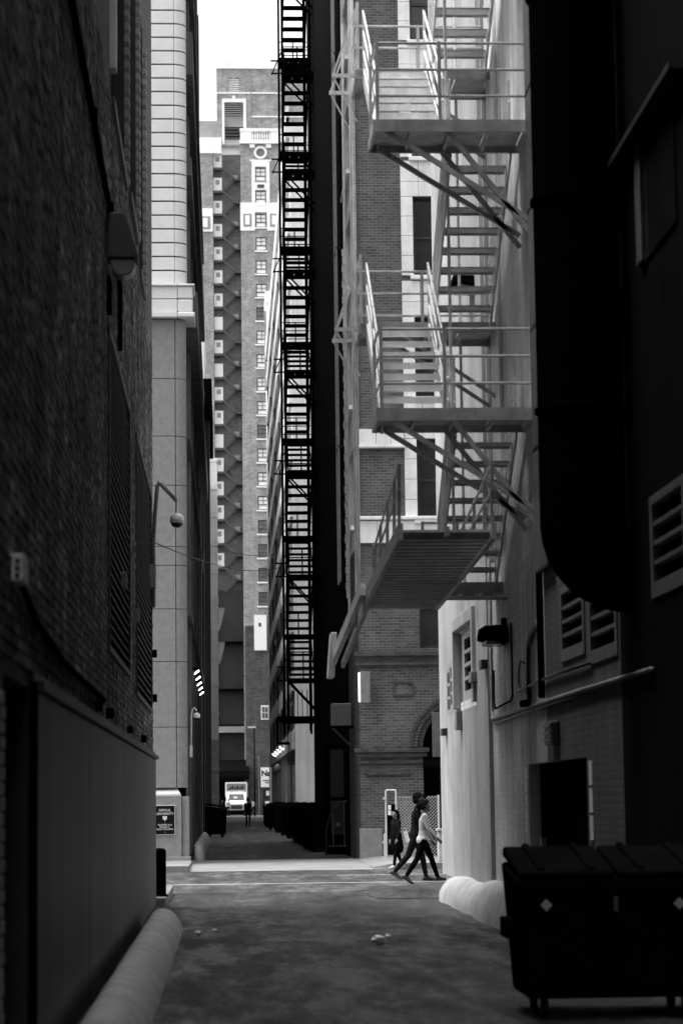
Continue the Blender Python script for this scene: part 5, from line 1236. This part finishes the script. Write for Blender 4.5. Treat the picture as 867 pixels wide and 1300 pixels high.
    for sd_ in (-1, 1): hair.append((h2 + hs * sd_ * .05 + up_ * .05, h2 + hs * sd_ * .062 - hf * .03 - up_ * .02, .05, .04, 0))
    if hairstyle == 'bun': hair += [(h2 - hf * .12 + up_ * .03, h2 - hf * .15 + up_ * .0, .05, .055, 0), (h2 - hf * .13 - up_ * .02, h2 - hf * .15 - up_ * .16, .045, .02, 0)]
    if hairstyle == 'long': hair += [(h2 - hf * .08 - up_ * .03, h2 - hf * .10 - up_ * .22, .085, .06, 0)]
    if hairstyle == 'cap': hair += [(h2 + hf * .07 + up_ * .05, h2 + hf * .14 + up_ * .045, .05, .03, 0)]
    me = remeshed([(T(p), T(q), a * s, b_ * s, m) for p, q, a, b_, m in hair], voxel, 'hair', [M['hair']])
    hb = bpy.data.objects.new('hair', me); col.objects.link(hb); hb.parent = root
    return root
K = M
person('walking person in a pale grey top and black trousers crossing at the street edge', (3.80, 46.0, 0), 0.0, 1.60, ((24, 6, -4), (-20, 14, 34)), ((8, 22), (14, 30)), [K['skind'], K['cl_grey'], K['cl_black'], K['shoe'], K['cl_pale']], 'bun', .03, .009, 1.08)
person('tall walking person in a dark jacket and cap beside the person in pale grey', (3.78, 47.6, 0), 0.0, 1.76, ((18, 8, 0), (-22, 20, 30)), ((-14, 20), (16, 25)), [K['skind'], K['cl_dark'], K['cl_dark'], K['shoe'], K['cl_dark']], 'cap', .04, .010, 1.05)
person('person in a long dark coat carrying a white bag by the chain-link fence', (3.98, 55.7, 0), -2.6, 1.36, ((14, 4, 0), (-12, 10, 14)), ((6, 14), (2, 12)), [K['skin'], K['cl_dark'], K['cl_black'], K['shoew'], K['cl_black']], 'long', .02, .010, 1.0, skirt=[(1.0, .62, .13, .17, 2)])
mb = MB(); mb.hexa([(4.17, 55.6, .62), (4.30, 55.6, .60), (4.30, 55.7, .60), (4.17, 55.7, .62), (4.12, 55.62, .86), (4.22, 55.62, .88), (4.22, 55.68, .88), (4.12, 55.68, .86)]); bo = mb.build('shopping_bag', M['white'], bevel=.015); tag(bo, 'small white shopping bag held by the person in the long dark coat', 'bag')
mb = MB(); mb.path([(4.13, 55.65, .87), (4.14, 55.65, .95), (4.18, 55.65, .96), (4.21, 55.65, .88)], .006, 6); mb.build('handle', M['white'], bo)
person('distant person in black walking down the middle of the far alley', (1.31, 142, .02), math.pi / 2, 1.75, ((16, 4, 0), (-16, 14, 20)), ((-12, 15), (14, 20)), [K['skin'], K['cl_black'], K['cl_black'], K['shoe'], K['cl_black']], 'short', .03, .02)
person('distant person in a pale top standing to the side of the truck', (.25, 244, .02), -1.2, 1.72, ((10, 3, 0), (-10, 8, 10)), ((5, 20), (-8, 15)), [K['skin'], K['cl_pale'], K['cl_dark'], K['shoe'], K['cl_dark']], 'short', .02, .025)
person('distant person in dark clothes walking beside the truck and pale-topped walker', (-.45, 243, .02), 0.3, 1.70, ((18, 4, 0), (-18, 12, 20)), ((-10, 20), (12, 20)), [K['skin'], K['cl_dark'], K['cl_black'], K['shoe'], K['cl_dark']], 'short', .03, .025)
person('distant person in a light shirt near the row of dumpsters and far kerb', (2.75, 241, .02), 2.6, 1.72, ((16, 4, 0), (-14, 12, 20)), ((-10, 20), (12, 20)), [K['skin'], K['cl_pale'], K['cl_dark'], K['shoe'], K['cl_dark']], 'short', .03, .025)

# ================================================================== litter
def paper(x, y, r, label, seed):
    bm = bmesh.new(); bmesh.ops.create_icosphere(bm, subdivisions=2, radius=r)
    for v in bm.verts:
        n_ = mnoise.noise(v.co * (2.6 / r) + Vector((seed, 0, 0))); v.co *= 1 + .55 * n_; v.co.z *= .6
    zmin = min(v.co.z for v in bm.verts)
    for v in bm.verts: v.co.z -= zmin
    me = bpy.data.meshes.new('litter'); bm.to_mesh(me); bm.free(); me.materials.append(M['white'])
    o = bpy.data.objects.new('crumpled_paper', me); col.objects.link(o); o.location = (x, y, .005); tag(o, label, 'litter')
paper(1.72, 27.2, .085, 'crumpled white paper lying in the middle of the alley', 1)
paper(1.90, 28.3, .04, 'tiny scrap of white paper just beyond the crumpled ball', 4)
paper(-.35, 29.5, .05, 'white scrap near the end of the long grey wheel guard', 9)
paper(-.15, 30.2, .035, 'smaller white scrap beside another near the grey wheel guard', 6)
